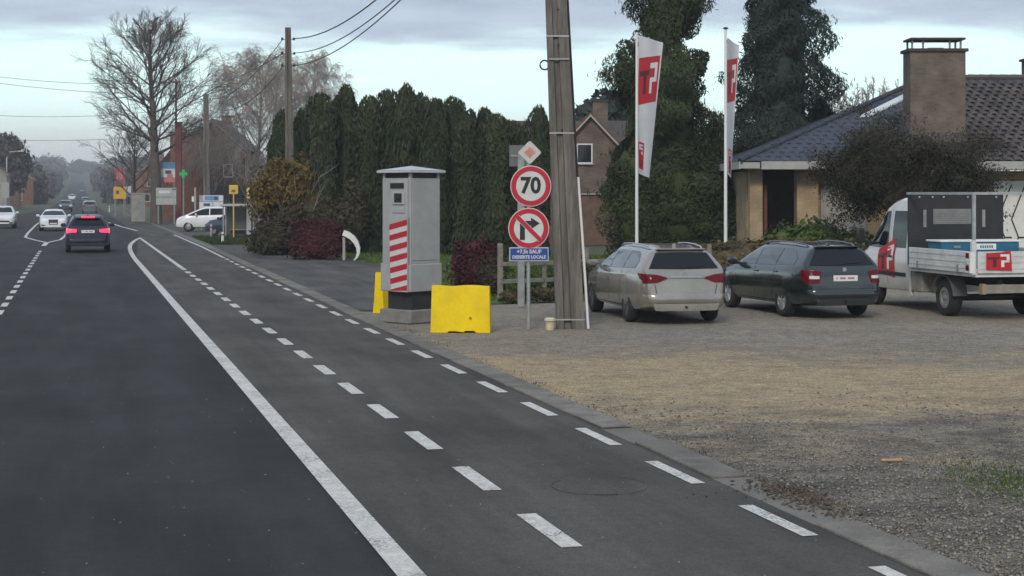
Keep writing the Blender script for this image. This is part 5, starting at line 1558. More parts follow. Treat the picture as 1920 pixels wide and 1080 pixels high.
cm = lambda n, c_: M(n, c_, .6, var=.10, vs=3)
S_BLUE, S_PALE, S_PINK, S_RED, S_YEL, S_GREY, S_NAVY = cm('print_blue', (.10, .26, .42)), cm('print_pale', (.55, .58, .62)), cm('print_pink', (.50, .16, .17)), cm('print_red', (.30, .075, .10)), cm('print_yellow', (.62, .36, .04)), cm('print_grey', (.34, .35, .34)), cm('print_navy', (.04, .06, .12))
panel_sign('billboard', 'roadside billboard with blue sky picture and pink band beside the big trunk', 302, 304, 329, 342, 133, [(0, 1, 0, .32, S_BLUE), (0, 1, .32, .76, S_PALE), (.3, .75, .40, .58, S_NAVY), (.45, .85, .58, .76, S_PINK), (0, 1, .76, 1, S_PINK)])
panel_sign('shop_sign', 'long pale grey shop sign of two boards under the billboard', 293, 352, 331, 384, 128, [(0, 1, .0, .50, S_GREY), (0, 1, .62, 1, S_GREY), (.8, 1, .06, .14, S_NAVY), (.15, .7, .16, .34, S_PALE)])
panel_sign('shop_sign', 'tall faded red advertising panel up the street', 215, 314, 234, 346, 175, [(0, 1, 0, 1, S_RED), (.15, .8, .25, .7, S_PINK)])
panel_sign('shop_sign', 'yellow roadside sign box below the red panel', 213, 350, 237, 373, 165, [(0, 1, 0, 1, S_YEL), (.2, .45, .3, .6, S_NAVY)])
panel_sign('shop_sign', 'white narrow panel standing next to the yellow sign box', 237.5, 349, 246, 369, 166, [(0, 1, 0, 1, S_PALE)])
panel_sign('shop_sign', 'white and blue shop sign above the roof of the white parked car', 374, 366, 419, 396, 108, [(.15, 1, 0, .38, S_PALE), (.22, .82, .04, .34, S_BLUE), (.62, .78, .08, .30, S_NAVY), (0, 1, .42, 1, S_PALE), (.18, .46, .5, .68, S_NAVY), (.54, .6, .45, .9, S_GREY)])
kio = A(259, 363, 140); kio.z = 0
ks = thing('kiosk', 'grey concrete kiosk box beside the smaller bare tree', 'kiosk', kio, PSI)
MB().box((0, 0, 1.2), (1.15, 1.4, 2.4), bev=.02).build('box', M_RENDER, ks); MB().box((0, 0, 2.46), (1.25, 1.5, .1)).build('lid', M_CONC, ks); MB().box((.1, -.71, 1.1), (.7, .02, 1.7)).build('door', M_STEEL, ks)
# dark red advertising mast and green cross
mst = A(335, 363, 131); mst.z = 0
ms = thing('advertising_mast', 'tall dark red mast in front of the brick house', 'mast', mst)
MB().box((0, 0, 4.1), (.5, .35, 8.2), bev=.03).build('column', M('oxblood_paint', (.13, .03, .03), .6, var=.15, vs=2), ms)
MB().box((0, 0, 8.25), (.6, .45, .12)).build('head_plate', M_TRIM, ms)
gc = A(344, 363, 126); gc.z = 0
g_ = thing('pharmacy_cross', 'green cross sign on a thin pole in front of the brick house', 'sign', gc)
zc = CH + (HY - 326) * 126 / F
M_GREENX = M('cross_green', (.01, .32, .08), .5, emit=.12)
MB().box((0, 0, zc), (.62, .14, .24)).build('cross_bar', M_GREENX, g_); MB().box((0, 0, zc), (.24, .15, .64)).build('cross_upright', M_GREENX, g_)
MB().tube([(0, 0, 0), (0, 0, zc - .3)], .05, 8).build('pole', M_STEEL, g_, 50)
lpst = A(366, 363, 118); lpst.z = 0
l_ = thing('lamp_column', 'pale slim column with a small white box left of the third pole', 'column', lpst)
MB().tube([(0, 0, 0), (0, 0, 2.9)], .07, 8).build('column', M_GALV, l_, 50); MB().box((-.16, 0, 2.05), (.16, .12, .38)).build('box', M_WHITE, l_)
# street lamps on the left
def lamp(label, t, s, h, arm=1.6):
    L = thing('street_lamp', label, 'street lamp', RT(t, s), PSI, 'street lamps on the left')
    MB().tube([(0, 0, 0), (0, 0, h * .9), (.25, 0, h), (arm, 0, h + .12)], [.10, .07, .06, .05], 8).build('column', M_GALV, L, 60)
    MB().box((arm + .3, 0, h + .12), (.8, .32, .16), bev=.05).build('lamp_head', M('lamp_head', (.55, .57, .58), .5), L)
lamp('street lamp with pale head before the dark tree at far left', -11, 165, 7.6)
lamp('second street lamp farther up the left side', -9.5, 232, 8.2)
for t, s, c_, lb in ((-9.8, 168, S_PALE, 'white shop blind sign standing at the left roadside'), (-9.0, 215, S_GREY, 'small grey sign board on the left of the far street'), (-9.6, 148, S_PINK, 'pinkish board near the left picture edge')):
    p = RT(t, s); b = thing('roadside_sign', lb, 'sign', p, PSI)
    MB().box((0, 0, 2.9), (.9, .12, 2.0)).build('board', c_, b); MB().tube([(0, .1, 0), (0, .1, 3.0)], .06, 8).build('post', M_GALV, b)
# ------------------------------------------------------------------ vegetation
def leafmat(name, c1, c2, vs=2.5, fine=.35, fs=14., rnd=.12, rough=.75):
    return M(name, c1, rough, col2=c2, vs=vs, fine=fine, fs=fs, rnd=rnd, spec=.25)
L_THUJA = leafmat('thuja_green', (0.021, 0.034, 0.016), (0.052, 0.066, 0.029), 1.1)
L_CEDAR = leafmat('cedar_green', (0.020, 0.034, 0.015), (0.055, 0.074, 0.026), 1.2)
L_BLUE = leafmat('blue_conifer', (0.016, 0.030, 0.027), (0.040, 0.058, 0.048), 1.5)
L_IVY = leafmat('ivy_green', (0.017, 0.029, 0.011), (0.052, 0.068, 0.019), .9)
L_BURG = leafmat('burgundy_leaf', (0.040, 0.011, 0.016), (0.082, 0.020, 0.028), 3.0)
L_YEL = leafmat('ochre_leaf', (0.075, 0.062, 0.020), (0.20, 0.135, 0.032), 1.6)
L_BROWN = leafmat('brown_leaf', (0.026, 0.023, 0.015), (0.058, 0.048, 0.028), 3.0)
L_MAPLE = leafmat('dark_maple', (0.020, 0.019, 0.012), (0.046, 0.040, 0.025), 2.5)
L_HEDGE = leafmat('winter_hedge', (0.060, 0.050, 0.026), (0.105, 0.085, 0.040), 2.5)
L_FRESH = leafmat('fresh_green', (0.040, 0.075, 0.018), (0.085, 0.13, 0.030), 3.0)
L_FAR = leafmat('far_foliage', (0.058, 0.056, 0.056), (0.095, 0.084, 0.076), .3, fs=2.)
L_GRASS = leafmat('grass_blade', (0.045, 0.085, 0.018), (0.10, 0.14, 0.035), 3.0)
B_DARK = M('dark_bark', (0.088, 0.074, 0.063), .95, var=.3, vs=3, bump=.5, bs=12)
B_GREY = M('grey_bark', (0.115, 0.095, 0.080), .95, var=.3, vs=3, bump=.4, bs=12)
B_BIRCH = M('birch_twig', (0.36, 0.31, 0.285), .9, var=.25, vs=2)
B_PALE = M('pale_twig', (0.27, 0.23, 0.20), .9, var=.25, vs=2)

def rand_dirs(n):
    v = rng.normal(size=(n, 3)); return v / np.linalg.norm(v, axis=1)[:, None]
def leaf_quads(P, N, size, aspect, up=0.0, droop=0.0):
    """diamond leaf sprays at P facing about N; long axis random, pulled up or down"""
    n = len(P)
    N = N + rng.normal(size=(n, 3)) * .55; N /= np.linalg.norm(N, axis=1)[:, None]
    a = rand_dirs(n); a[:, 2] += up - droop
    a -= N * np.sum(a * N, axis=1)[:, None]; a /= np.linalg.norm(a, axis=1)[:, None] + 1e-6
    b = np.cross(N, a)
    s = (size * rng.uniform(.55, 1.35, n))[:, None]
    c = N * s * .12
    V = np.stack([P - a * s, P + b * s * aspect + c, P + a * s, P - b * s * aspect + c], 1).reshape(-1, 3)
    Q = np.arange(4 * n).reshape(n, 4)
    return V, Q
def core_blob(c, r, nu=14, nv=9, jit=.10):
    V = []; Q = []
    for j in range(nv + 1):
        th = math.pi * j / nv
        for i in range(nu):
            ph = 2 * math.pi * i / nu; k = 1 + random.uniform(-jit, jit)
            V.append((c[0] + r[0] * k * math.sin(th) * math.cos(ph), c[1] + r[1] * k * math.sin(th) * math.sin(ph), c[2] + r[2] * k * math.cos(th)))
    for j in range(nv):
        for i in range(nu): Q.append((j * nu + i, j * nu + (i + 1) % nu, (j + 1) * nu + (i + 1) % nu, (j + 1) * nu + i))
    return np.array(V), np.array(Q)
def join(parts):
    VV = []; QQ = []; o = 0
    for V, Q in parts: VV.append(V); QQ.append(Q + o); o += len(V)
    return np.concatenate(VV), np.concatenate(QQ)
def lumps(P, k=6, amp=.18, sc=1.6, seed=0):
    q = np.random.default_rng(seed); f = q.normal(size=(k, 3)) * sc; ph = q.random(k) * 6.28
    return 1 + amp * np.mean(np.sin(P @ f.T + ph), axis=1) * 1.8
def blob_foliage(blobs, dens, size, aspect=.45, core=.80, up=0., droop=0., shell=.28, seed=0, amp=.22, flat_bottom=None, sc=1.6):
    """blobs: (centre, radii)"""
    parts = []
    for bi, (c, r) in enumerate(blobs):
        c = np.array(c, float); r = np.array(r, float)
        area = 4 * math.pi * ((r[0] * r[1]) ** 1.6 / 3 + (r[0] * r[2]) ** 1.6 / 3 + (r[1] * r[2]) ** 1.6 / 3) ** (1 / 1.6)
        n = int(area * dens)
        d = rand_dirs(n)
        k = 1 - shell * rng.random(n) ** 1.5
        P = d * r * k[:, None]
        P *= lumps(P / max(r) * 2.2, seed=seed + bi, amp=amp, sc=sc)[:, None]
        N = d / r; N /= np.linalg.norm(N, axis=1)[:, None]
        P = P + c
        if flat_bottom is not None: P[:, 2] = np.maximum(P[:, 2], flat_bottom + rng.random(n) * .1)
        parts.append(leaf_quads(P, N, size, aspect, up, droop))
        if core: parts.append(core_blob(c, r * core))
    return join(parts)
def column_foliage(h, prof, dens, size, aspect=.40, up=1.2, droop=0., seed=0, core=.80, amp=.25, sc=1.3, z0=.05):
    """prof(k) radius at relative height k, offset(k)"""
    q = np.random.default_rng(seed)
    ks = np.linspace(0, 1, 40); rs = np.array([prof(k)[0] for k in ks])
    w = rs / rs.sum(); area = 2 * math.pi * rs.mean() * h
    n = int(area * dens)
    k = np.interp(q.random(n), np.concatenate([[0], np.cumsum(w)]), np.concatenate([[0], ks]))
    k = np.clip(k, 0.0, 1)
    a = q.random(n) * 6.2832
    r = np.interp(k, ks, rs); ox = np.interp(k, ks, [prof(x)[1] for x in ks])
    d = np.stack([np.cos(a), np.sin(a), np.zeros(n)], 1)
    P0 = np.stack([d[:, 0] * .8, d[:, 1] * .8, k * h * .55], 1)
    rr_ = r * lumps(P0, seed=seed, amp=amp, sc=sc, k=7) * lumps(P0, seed=seed + 5, amp=amp * .7, sc=sc * 3.2, k=9) * (1 - .24 * q.random(n) ** 1.6)
    rr_ = rr_ * np.where(q.random(n) < .10, 1 + .22 * q.random(n), 1)
    P = d * rr_[:, None]; P[:, 0] += ox; P[:, 2] = z0 + k * h
    N = d.copy(); N[:, 2] = .25
    parts = [leaf_quads(P, N, size, aspect, up, droop)]
    V = []; Q = []; nu = 12; nz = 14
    for j in range(nz + 1):
        kk_ = j / nz; rr0 = np.interp(kk_, ks, rs) * core; xo = np.interp(kk_, ks, [prof(x)[1] for x in ks])
        for i in range(nu):
            w_ = 2 * math.pi * i / nu; c_ = 1 + random.uniform(-.08, .08)
            V.append((xo + rr0 * c_ * math.cos(w_), rr0 * c_ * math.sin(w_), z0 + kk_ * h * .97))
    for j in range(nz):
        for i in range(nu): Q.append((j * nu + i, j * nu + (i + 1) % nu, (j + 1) * nu + (i + 1) % nu, (j + 1) * nu + i))
    parts.append((np.array(V), np.array(Q)))
    return join(parts)
def tubes_np(segs, n=4):
    S = np.asarray(segs, float); p0, p1, r0, r1 = S[:, :3], S[:, 3:6], S[:, 6], S[:, 7]
    d = p1 - p0; L = np.linalg.norm(d, axis=1)[:, None] + 1e-9; d = d / L
    ref = np.where(np.abs(d[:, 2:3]) < .9, np.array([[0, 0, 1.]]), np.array([[1., 0, 0]]))
    a = np.cross(d, ref); a /= np.linalg.norm(a, axis=1)[:, None]; b = np.cross(d, a)
    V = []
    for p, r in ((p0, r0), (p1, r1)):
        for k in range(n):
            w = 2 * math.pi * k / n
            V.append(p + (a * math.cos(w) + b * math.sin(w)) * r[:, None])
    m = len(S); V = np.stack(V, 1).reshape(-1, 3)
    base = (np.arange(m) * 2 * n)[:, None]
    Q = np.concatenate([np.concatenate([base + k, base + (k + 1) % n, base + n + (k + 1) % n, base + n + k], 1) for k in range(n)])
    return V, Q
def perp(d):
    a = d.cross(Vector((0, 0, 1)) if abs(d.z) < .9 else Vector((1, 0, 0))).normalized(); return a, d.cross(a)
def limb(segs, p, d, L, r0, r1, steps, curl, wob, rnd):
    """a bending branch; returns the list of (point, dir, radius)"""
    out = []; p = Vector(p); d = Vector(d).normalized()
    for i in range(steps):
        k = i / steps
        d = (d + Vector((rnd.uniform(-wob, wob), rnd.uniform(-wob, wob), rnd.uniform(-wob, wob) + curl))).normalized()
        q = p + d * (L / steps); ra = r0 + (r1 - r0) * k; rb = r0 + (r1 - r0) * (i + 1) / steps
        segs.append((*p, *q, ra, rb)); out.append((q.copy(), d.copy(), rb)); p = q
    return out
def bare_tree(H, R_, trunk_r, seed, clear=.25, n1=26, n2=9, n3=6, n4=3, twig=.013, curl=.03, shape=lambda k: math.sin(math.pi * min(1, .15 + k * .8)) ** .7, weep=0.0, el0=28, lr=.42):
    rnd = random.Random(seed); trunk = []; br = []; tw = []
    pts = limb(trunk, (0, 0, -.1), (0, 0, 1), H * .93, trunk_r, trunk_r * .10, 14, .02, .03, rnd)
    for i in range(n1):
        k = (i + .5) / n1; zk = clear + (1 - clear) * k * .96
        idx = min(len(pts) - 1, max(0, int(zk * 14) - 1)); p = Vector(pts[idx][0]); p.z += rnd.uniform(-.3, .3) * H / 14
        az = i * 2.39996 + rnd.uniform(-.3, .3)
        env = R_ * shape(k)
        el = R(el0 + (64 - el0) * k + rnd.uniform(-9, 9))
        d = Vector((math.cos(az) * math.cos(el), math.sin(az) * math.cos(el), math.sin(el)))
        # run out to an egg-shaped crown outline
        zc, hz_ = H * (clear + .96) / 2 + .0, H * (1 - clear) * .56
        lo, hi = .3, 3 * R_
        for _ in range(18):
            m_ = (lo + hi) / 2; e_ = p + d * m_ + Vector((0, 0, curl * m_ * 1.2))
            if (e_.x ** 2 + e_.y ** 2) / R_ ** 2 + (e_.z - zc) ** 2 / hz_ ** 2 < 1: lo = m_
            else: hi = m_
        L = max(.8, lo * rnd.uniform(.70, .92))
        r0 = min(trunk_r * lr, pts[idx][2] * .62 + .01) * (.6 + .4 * (1 - k))
        a = limb(br, p, d, L, r0, .02, 7, curl, .09, rnd)
        for j in range(n2):
            q, dd, rr2 = a[min(6, int(7 * (.22 + .78 * j / n2)))]
            x, y = perp(dd); ph = rnd.uniform(0, 6.28); sp_ = rnd.uniform(.45, .95)
            d2 = (dd + (x * math.cos(ph) + y * math.sin(ph)) * sp_ + Vector((0, 0, .12 - weep * .2))).normalized()
            L2 = L * rnd.uniform(.22, .42) * (1.05 - .5 * j / n2)
            b = limb(br, q, d2, L2, max(.018, rr2 * .55), twig * 1.1, 4, curl - weep * .12, .14, rnd)
            for m in range(n3):
                q3, d3, r3 = b[min(3, int(4 * (.15 + .85 * m / n3)))]
                x, y = perp(d3); ph = rnd.uniform(0, 6.28)
                d4 = (d3 + (x * math.cos(ph) + y * math.sin(ph)) * rnd.uniform(.5, 1.0) + Vector((0, 0, .1 - weep))).normalized()
                c_ = limb(tw, q3, d4, L2 * rnd.uniform(.3, .55) * (1 + weep * 1.3), twig, twig * .55, 3, -weep * .45 + .02, .12, rnd)
                for u in range(n4):
                    q5, d5, r5 = c_[min(2, int(3 * (u + .5) / n4))]
                    x, y = perp(d5); ph = rnd.uniform(0, 6.28)
                    d6 = (d5 + (x * math.cos(ph) + y * math.sin(ph)) * rnd.uniform(.4, .9) + Vector((0, 0, -weep))).normalized()
                    limb(tw, q5, d6, L2 * rnd.uniform(.16, .32) * (1 + weep * 1.6), twig * .75, twig * .4, 2, -weep * .4, .12, rnd)
    return trunk, br, tw
def plant_bare(name, label, loc, tree, m1, m2, group=None, cat='tree', rz=0, scale=1):
    trunk, br, tw = tree
    t = thing(name, label, cat, loc, rz, group); t.scale = (scale,) * 3
    V, Q = tubes_np(trunk, 10); link('trunk', fastmesh('trunk', V, Q, m1, True), t)
    V1, Q1 = tubes_np(br, 5); V2, Q2 = tubes_np(tw, 3)
    n1, n2 = len(Q1), len(Q2)
    V, Q = join([(V1, Q1), (V2, Q2)])
    link('crown', fastmesh('crown', V, Q, [m1, m2], False, [0] * n1 + [1] * n2), t)
    return t
def plant(name, label, loc, crown_me, trunk=(.12, .5), cat='tree', group=None, rz=0, scale=(1, 1, 1), bark=None):
    t = thing(name, label, cat, loc, rz, group); t.scale = scale
    link('crown', crown_me, t)
    MB().tube([(0, 0, -.1), (0, 0, trunk[1] * .6), (.03, 0, trunk[1])], [trunk[0], trunk[0] * .8, trunk[0] * .5], 8).build('trunk', bark or B_DARK, t, 60)
    return t
def base_at(px, Z):
    p = A(px, HY, Z); p.z = 0; return p

# ---- clipped thuja row behind the lawn
def tprof(sh):
    def f(k):
        r = (1 - .14 * k) if k < .62 else (.913 * math.sqrt(max(0, 1 - ((k - .62) / .385) ** 2)) + .02)
        return (r * .86 + .05 * math.sin(k * 9 + sh), .05 * math.sin(k * 4 + sh))
    return f
thujas = []
for i in range(4):
    V, Q = column_foliage(6.0, tprof(i * 1.7), 380, .115, .34, 1.5, seed=40 + i, amp=.36, sc=2.2, core=.62)
    thujas.append(fastmesh('thuja_crown', V, Q, L_THUJA))
tops = [(604, 176, 1.0), (632, 186, .9), (652, 160, 1.05), (692, 181, .95), (730, 169, 1.05), (762, 156, .85), (788, 175, .95), (818, 186, .85), (848, 182, .95), (882, 205, .9), (905, 203, .95), (930, 214, .9), (955, 226, .9), (1010, 197, .75)]
rowz = [65, 67, 66, 65.5, 66, 65, 66.5, 64, 65, 63.5, 64, 62.5, 63.5, 63]
for i, ((px, py, w), Z) in enumerate(zip(tops, rowz)):
    p = base_at(px, Z); h = CH + (HY - py) / F * Z
    plant('conifer', ORD[i] + ' clipped conifer from the left in the tall dark row', p, thujas[i % 4], (.12, 3.0), 'conifer', 'clipped conifers in a row', rz=i * 1.3, scale=(w * .86, w * .86, h / 6.05))
# smaller dark conifers left of the row, partly behind the second pole
for i, (px, py, w, Z, lb) in enumerate(((530, 205, .75, 70, 'slim dark conifer just left of the second pole'), (566, 205, .62, 68, 'slim dark conifer just right of the second pole'), (552, 250, .9, 71, 'low dark conifer behind the second pole'))):
    p = base_at(px, Z); h = CH + (HY - py) / F * Z
    plant('conifer', lb, p, thujas[(i + 1) % 4], (.10, 2.0), 'conifer', 'small conifers by the second pole', rz=i * 2.1, scale=(w, w, h / 6.05))
# back filler of the row: dark shrubs seen through the gaps
# ---- tall conifers behind the flags
def pA(k):       # k over 0..12 m : waist below the crown, as if clipped round
    tab = [(0, 1.3), (.10, 1.75), (.25, 1.8), (.40, 1.75), (.52, 1.55), (.62, 1.35), (.68, 1.05), (.71, .66), (.75, .72), (.82, 1.0), (.9, 1.05), (.96, .8), (1, .1)]
    off = [(0, 0), (.5, .05), (.7, -.25), (.8, -.05), (.9, .1), (1, .1)]
    return interp(tab, k), interp(off, k)
V, Q = column_foliage(11.2, pA, 620, .115, .22, .2, 1.3, seed=61, amp=.62, sc=1.9, core=.60)
Z = 60
plant('tall_conifer', 'tall ragged green conifer with a narrow waist behind the left flag', base_at(1248, Z), fastmesh('cedar_crown', V, Q, L_CEDAR), (.28, 6), 'conifer')
def pB(k):
    tab = [(0, 1.6), (.15, 1.75), (.35, 1.68), (.55, 1.5), (.7, 1.4), (.8, 1.25), (.9, 1.0), (.96, .6), (1, .1)]
    return interp(tab, k), .05 * math.sin(k * 7)
V, Q = column_foliage(12.6, pB, 620, .115, .22, 1.0, .0, seed=62, amp=.6, sc=1.9, core=.62)
V2, Q2 = blob_foliage([((-1.55, 0, 7.1), (.42, .4, .75)), ((-1.25, 0, 6.5), (.5, .4, .5)), ((1.25, 0, 7.3), (.4, .4, .5)), ((.75, 0, 9.4), (.5, .4, .9))], 360, .11, .3, .5, droop=.9, seed=64, amp=.6)
link('bough', fastmesh('bough', V2, Q2, L_CEDAR), bpy.data.objects['tall_conifer'])
plant('tall_conifer', 'tall dark bluish conifer between the right flag and the bungalow', base_at(1463, 62), fastmesh('spruce_crown', V, Q, L_BLUE), (.28, 6), 'conifer')
V, Q = column_foliage(5.9, lambda k: (interp([(0, .9), (.5, .85), (.85, .55), (1, .05)], k), 0), 420, .11, .32, .6, seed=63, amp=.45, core=.62)
me_small = fastmesh('small_conifer_crown', V, Q, L_BLUE)
plant('conifer', 'smaller dark conifer leaning on the right flank of the tall bluish one', base_at(1540, 63), me_small, (.14, 3), 'conifer', scale=(1, 1, 1.05))
plant('conifer', 'dark conifer filling the gap between the two flags', base_at(1338, 66), me_small, (.14, 3), 'conifer', rz=1, scale=(1.2, 1.2, .92))
plant('conifer', 'dark bushy conifer right of the gap between the flags', base_at(1385, 61), me_small, (.14, 3), 'conifer', rz=2, scale=(1.1, 1.1, .75))
# side branch sticking out to the left of the waisted conifer, and evergreen mass below
V, Q = blob_foliage([((-.6, 0, 1.4), (1.5, 1.1, 1.5)), ((.9, -.1, 1.2), (1.5, 1.1, 1.3)), ((.2, .1, 2.7), (1.5, 1.0, 1.2)), ((-.9, 0, 3.1), (.9, .8, 1.4)), ((1.6, 0, 2.4), (.9, .8, 1.2))], 560, .08, .35, .72, droop=.5, seed=5, amp=.5)
plant('evergreen_shrub', 'large green evergreen shrub mass under the left flag', base_at(1240, 57), fastmesh('evergreen_crown', V, Q, L_IVY), (.14, 2), 'shrub')
V, Q = blob_foliage([((0, 0, 1.3), (1.9, 1.0, 1.4)), ((1.5, 0, 1.1), (1.3, .9, 1.2)), ((-.6, .2, 2.3), (1.0, .8, 1.0))], 400, .09, .45, .76, seed=8, amp=.45)
plant('evergreen_shrub', 'dark evergreen shrub between the flags beside the porch', base_at(1345, 57), fastmesh('evergreen_crown', V, Q, L_THUJA), (.14, 2), 'shrub')
V, Q = blob_foliage([((0, 0, 4.6), (1.0, .8, .95)), ((.9, 0, 5.1), (.9, .8, .8)), ((1.7, .1, 4.9), (.8, .7, .9)), ((.8, .1, 4.0), (1.5, .9, .9)), ((2.1, 0, 5.9), (.55, .5, .8))], 95, .2, .5, .8, seed=12, amp=.3)
plant('pine_tree', 'rounded dark pine behind the brown brick gable', base_at(1105, 88), fastmesh('pine_crown', V, Q, L_BLUE), (.2, 4.5), 'tree', scale=(1.15, 1.15, 1.35))

# ---- shrubs by the second pole
Zs = 64.6
V, Q = blob_foliage([((-.5, 0, 2.75), (.95, .8, 1.0)), ((.4, 0, 2.9), (.95, .8, 1.05)), ((1.0, 0, 2.2), (.75, .7, .8)), ((-.9, 0, 2.0), (.7, .7, .8))], 260, .085, .42, .0, up=.5, seed=21, amp=.45, shell=.75)
ysh = plant('ochre_shrub', 'ochre yellow autumn shrub at the foot of the second pole', base_at(532, Zs), fastmesh('ochre_crown', V, Q, L_YEL), (.06, 1.9), 'shrub')
sg_ = []
rnd = random.Random(4)
for i in range(16):
    a = rnd.uniform(0, 6.28); d = Vector((math.cos(a) * .5, math.sin(a) * .4, 1))
    o_ = limb(sg_, (rnd.uniform(-.3, .3), rnd.uniform(-.2, .2), 0), d, rnd.uniform(2.4, 3.7), .03, .008, 6, .0, .12, rnd)
    for j in range(5):
        q, dd, _ = o_[rnd.randint(2, 5)]; limb(sg_, q, dd + Vector((rnd.uniform(-.7, .7), rnd.uniform(-.7, .7), .1)), .9, .012, .005, 3, .02, .2, rnd)
V, Q = tubes_np(sg_, 4); link('stems', fastmesh('stems', V, Q, B_PALE), ysh)
V, Q = blob_foliage([((-.9, 0, .75), (.8, .7, .85)), ((.2, 0, .8), (.9, .8, .9)), ((1.3, .2, .9), (.9, .7, 1.1)), ((0.4, .4, 1.7), (1.3, .6, .7)), ((2.1, .3, 1.3), (.8, .6, 1.2))], 190, .10, .48, .78, seed=23, amp=.35, flat_bottom=.0)
plant('brown_shrub', 'tangled dark brown shrub under the ochre one', base_at(556, 64), fastmesh('brown_crown', V, Q, L_BROWN), (.08, 1), 'shrub')
V, Q = blob_foliage([((0, 0, .55), (.55, .5, .62)), ((.5, .1, .7), (.6, .5, .75)), ((-.5, 0, .4), (.5, .4, .45))], 240, .085, .5, .78, seed=24, amp=.35, flat_bottom=.0)
plant('green_shrub', 'small dark green shrub between the bus shelter and the burgundy hedge', base_at(508, 66), fastmesh('green_crown', V, Q, L_IVY), (.06, .8), 'shrub')
# burgundy hedges
def boxhedge(w, d, h, dens, size, seed):
    q = np.random.default_rng(seed); area = 2 * (w * h + d * h) + w * d; n = int(area * dens)
    P = q.uniform(-1, 1, (n, 3)); ax = q.choice(3, n, p=[.22, .46, .32]); sg = np.where(q.random(n) < .5, -1, 1)
    P[np.arange(n), ax] = sg * (1 - .30 * q.random(n) ** 1.5)
    N = np.zeros((n, 3)); N[np.arange(n), ax] = sg
    # round the upper edges
    L_ = np.linalg.norm(P, axis=1)[:, None]; inf = np.max(np.abs(P), axis=1)[:, None]
    P = P * (inf / L_) ** .62
    P *= lumps(P * 1.4, seed=seed, amp=.22)[:, None] * lumps(P * 3.6, seed=seed + 3, amp=.16)[:, None] * np.where(q.random(n) < .08, 1.12, 1)[:, None]
    P = P * np.array([w / 2, d / 2, h / 2]) + np.array([0, 0, h / 2]); P[:, 2] = np.maximum(P[:, 2], .03)
    return join([leaf_quads(P, N, size, .5, .2), core_blob((0, 0, h * .46), (w * .42, d * .40, h * .44))])
V, Q = boxhedge(2.2, 1.1, 1.42, 420, .06, 31)
plant('burgundy_hedge', 'wide burgundy clipped hedge beside the white arch ornament', G(592, 487) + Vector((0, .5, 0)), fastmesh('burgundy_crown', V, Q, L_BURG), (.05, .6), 'hedge')
V, Q = boxhedge(1.28, 1.0, 1.38, 520, .05, 32)
plant('burgundy_hedge', 'narrow burgundy bush between the speed camera and the sign posts', G(893, 553) + Vector((0, .5, 0)), fastmesh('burgundy_crown', V, Q, L_BURG), (.05, .6), 'hedge')
V, Q = boxhedge(.8, .8, 1.0, 420, .05, 33)
plant('bramble', 'bare brown bramble leaning on the right flank of the narrow burgundy bush', G(925, 556) + Vector((0, .6, 0)), fastmesh('bramble_crown', V, Q, L_BROWN), (.04, .5), 'shrub')
# low plants behind the fence
for i, (px, py, w, h, m, lb) in enumerate(((965, 556, .7, .55, L_FRESH, 'small green plant behind the left fence bay'), (1012, 552, .9, .75, L_FRESH, 'bushy green plant behind the sign posts'), (1022, 566, .7, .35, L_HEDGE, 'low straw coloured plant in front of the fence'), (960, 568, .6, .28, L_HEDGE, 'low dry plant at the first fence post'), (1090, 556, .8, .8, L_BROWN, 'brown plant between concrete pole and champagne car'))):
    V, Q = blob_foliage([((0, 0, h * .5), (w * .5, .3, h * .55)), ((w * .25, 0, h * .4), (w * .35, .25, h * .4))], 420, .055, .35, .7, up=.8, seed=70 + i, amp=.35, flat_bottom=0)
    plant('garden_plant', lb, G(px, py), fastmesh('plant_crown', V, Q, m), (.02, h * .4), 'plant', 'low plants along the fence')
# hedge behind the cars
V, Q = boxhedge(6.2, .9, 1.25, 150, .085, 34)
plant('winter_hedge', 'low brownish winter hedge behind the two parked cars', Vector((6.6, 43.5, 0)), fastmesh('hedge_crown', V, Q, L_HEDGE), (.05, .6), 'hedge')
V, Q = blob_foliage([((-.9, 0, .6), (.7, .6, .65)), ((0, 0, .75), (.8, .6, .8)), ((.9, 0, .6), (.7, .6, .65))], 230, .09, .5, .8, seed=36, amp=.3, flat_bottom=0)
plant('green_shrub', 'rounded green shrub in front of the bungalow porch', base_at(1530, 50), fastmesh('green_crown', V, Q, L_FRESH), (.05, .5), 'shrub', scale=(1.15, 1, 1.05))
V, Q = blob_foliage([((0, 0, .7), (.7, .6, .75))], 230, .09, .5, .8, seed=37, amp=.3, flat_bottom=0)
plant('green_shrub', 'dark green shrub at the dark porch opening', base_at(1478, 51), fastmesh('green_crown', V, Q, L_IVY), (.05, .5), 'shrub')
# umbrella maple in front of the bungalow
Zm = 47
segs = []; rnd = random.Random(9); tips = []
for i in range(15):
    a = i * 2.4 + rnd.uniform(-.3, .3)
    d = Vector((math.cos(a) * .55, math.sin(a) * .45, 1))
    o_ = limb(segs, (0, 0, 1.0 + .05 * i), d, rnd.uniform(1.5, 2.7), .07, .03, 5, -.05, .12, rnd)
    for j in range(9):
        q, dd, _ = o_[rnd.randint(1, 4)]
        a2 = a + rnd.uniform(-.9, .9)
        d2 = Vector((math.cos(a2), math.sin(a2) * .8, rnd.uniform(.0, .7)))
        b = limb(segs, q, d2, rnd.uniform(.8, 1.9), .026, .009, 5, -.10, .16, rnd)
        for q3, d3, _ in b:
            for k in range(3):
                c_ = limb(segs, q3, d3 + Vector((rnd.uniform(-.9, .9), rnd.uniform(-.9, .9), rnd.uniform(-.7, .4))), rnd.uniform(.25, .6), .008, .004, 2, -.1, .2, rnd)
                tips.append(c_[-1][0]); tips.append(c_[0][0])
T = np.array([tuple(t) for t in tips]); T = np.repeat(T, 20, axis=0) + rng.normal(size=(len(T) * 20, 3)) * np.array([.16, .16, .10])
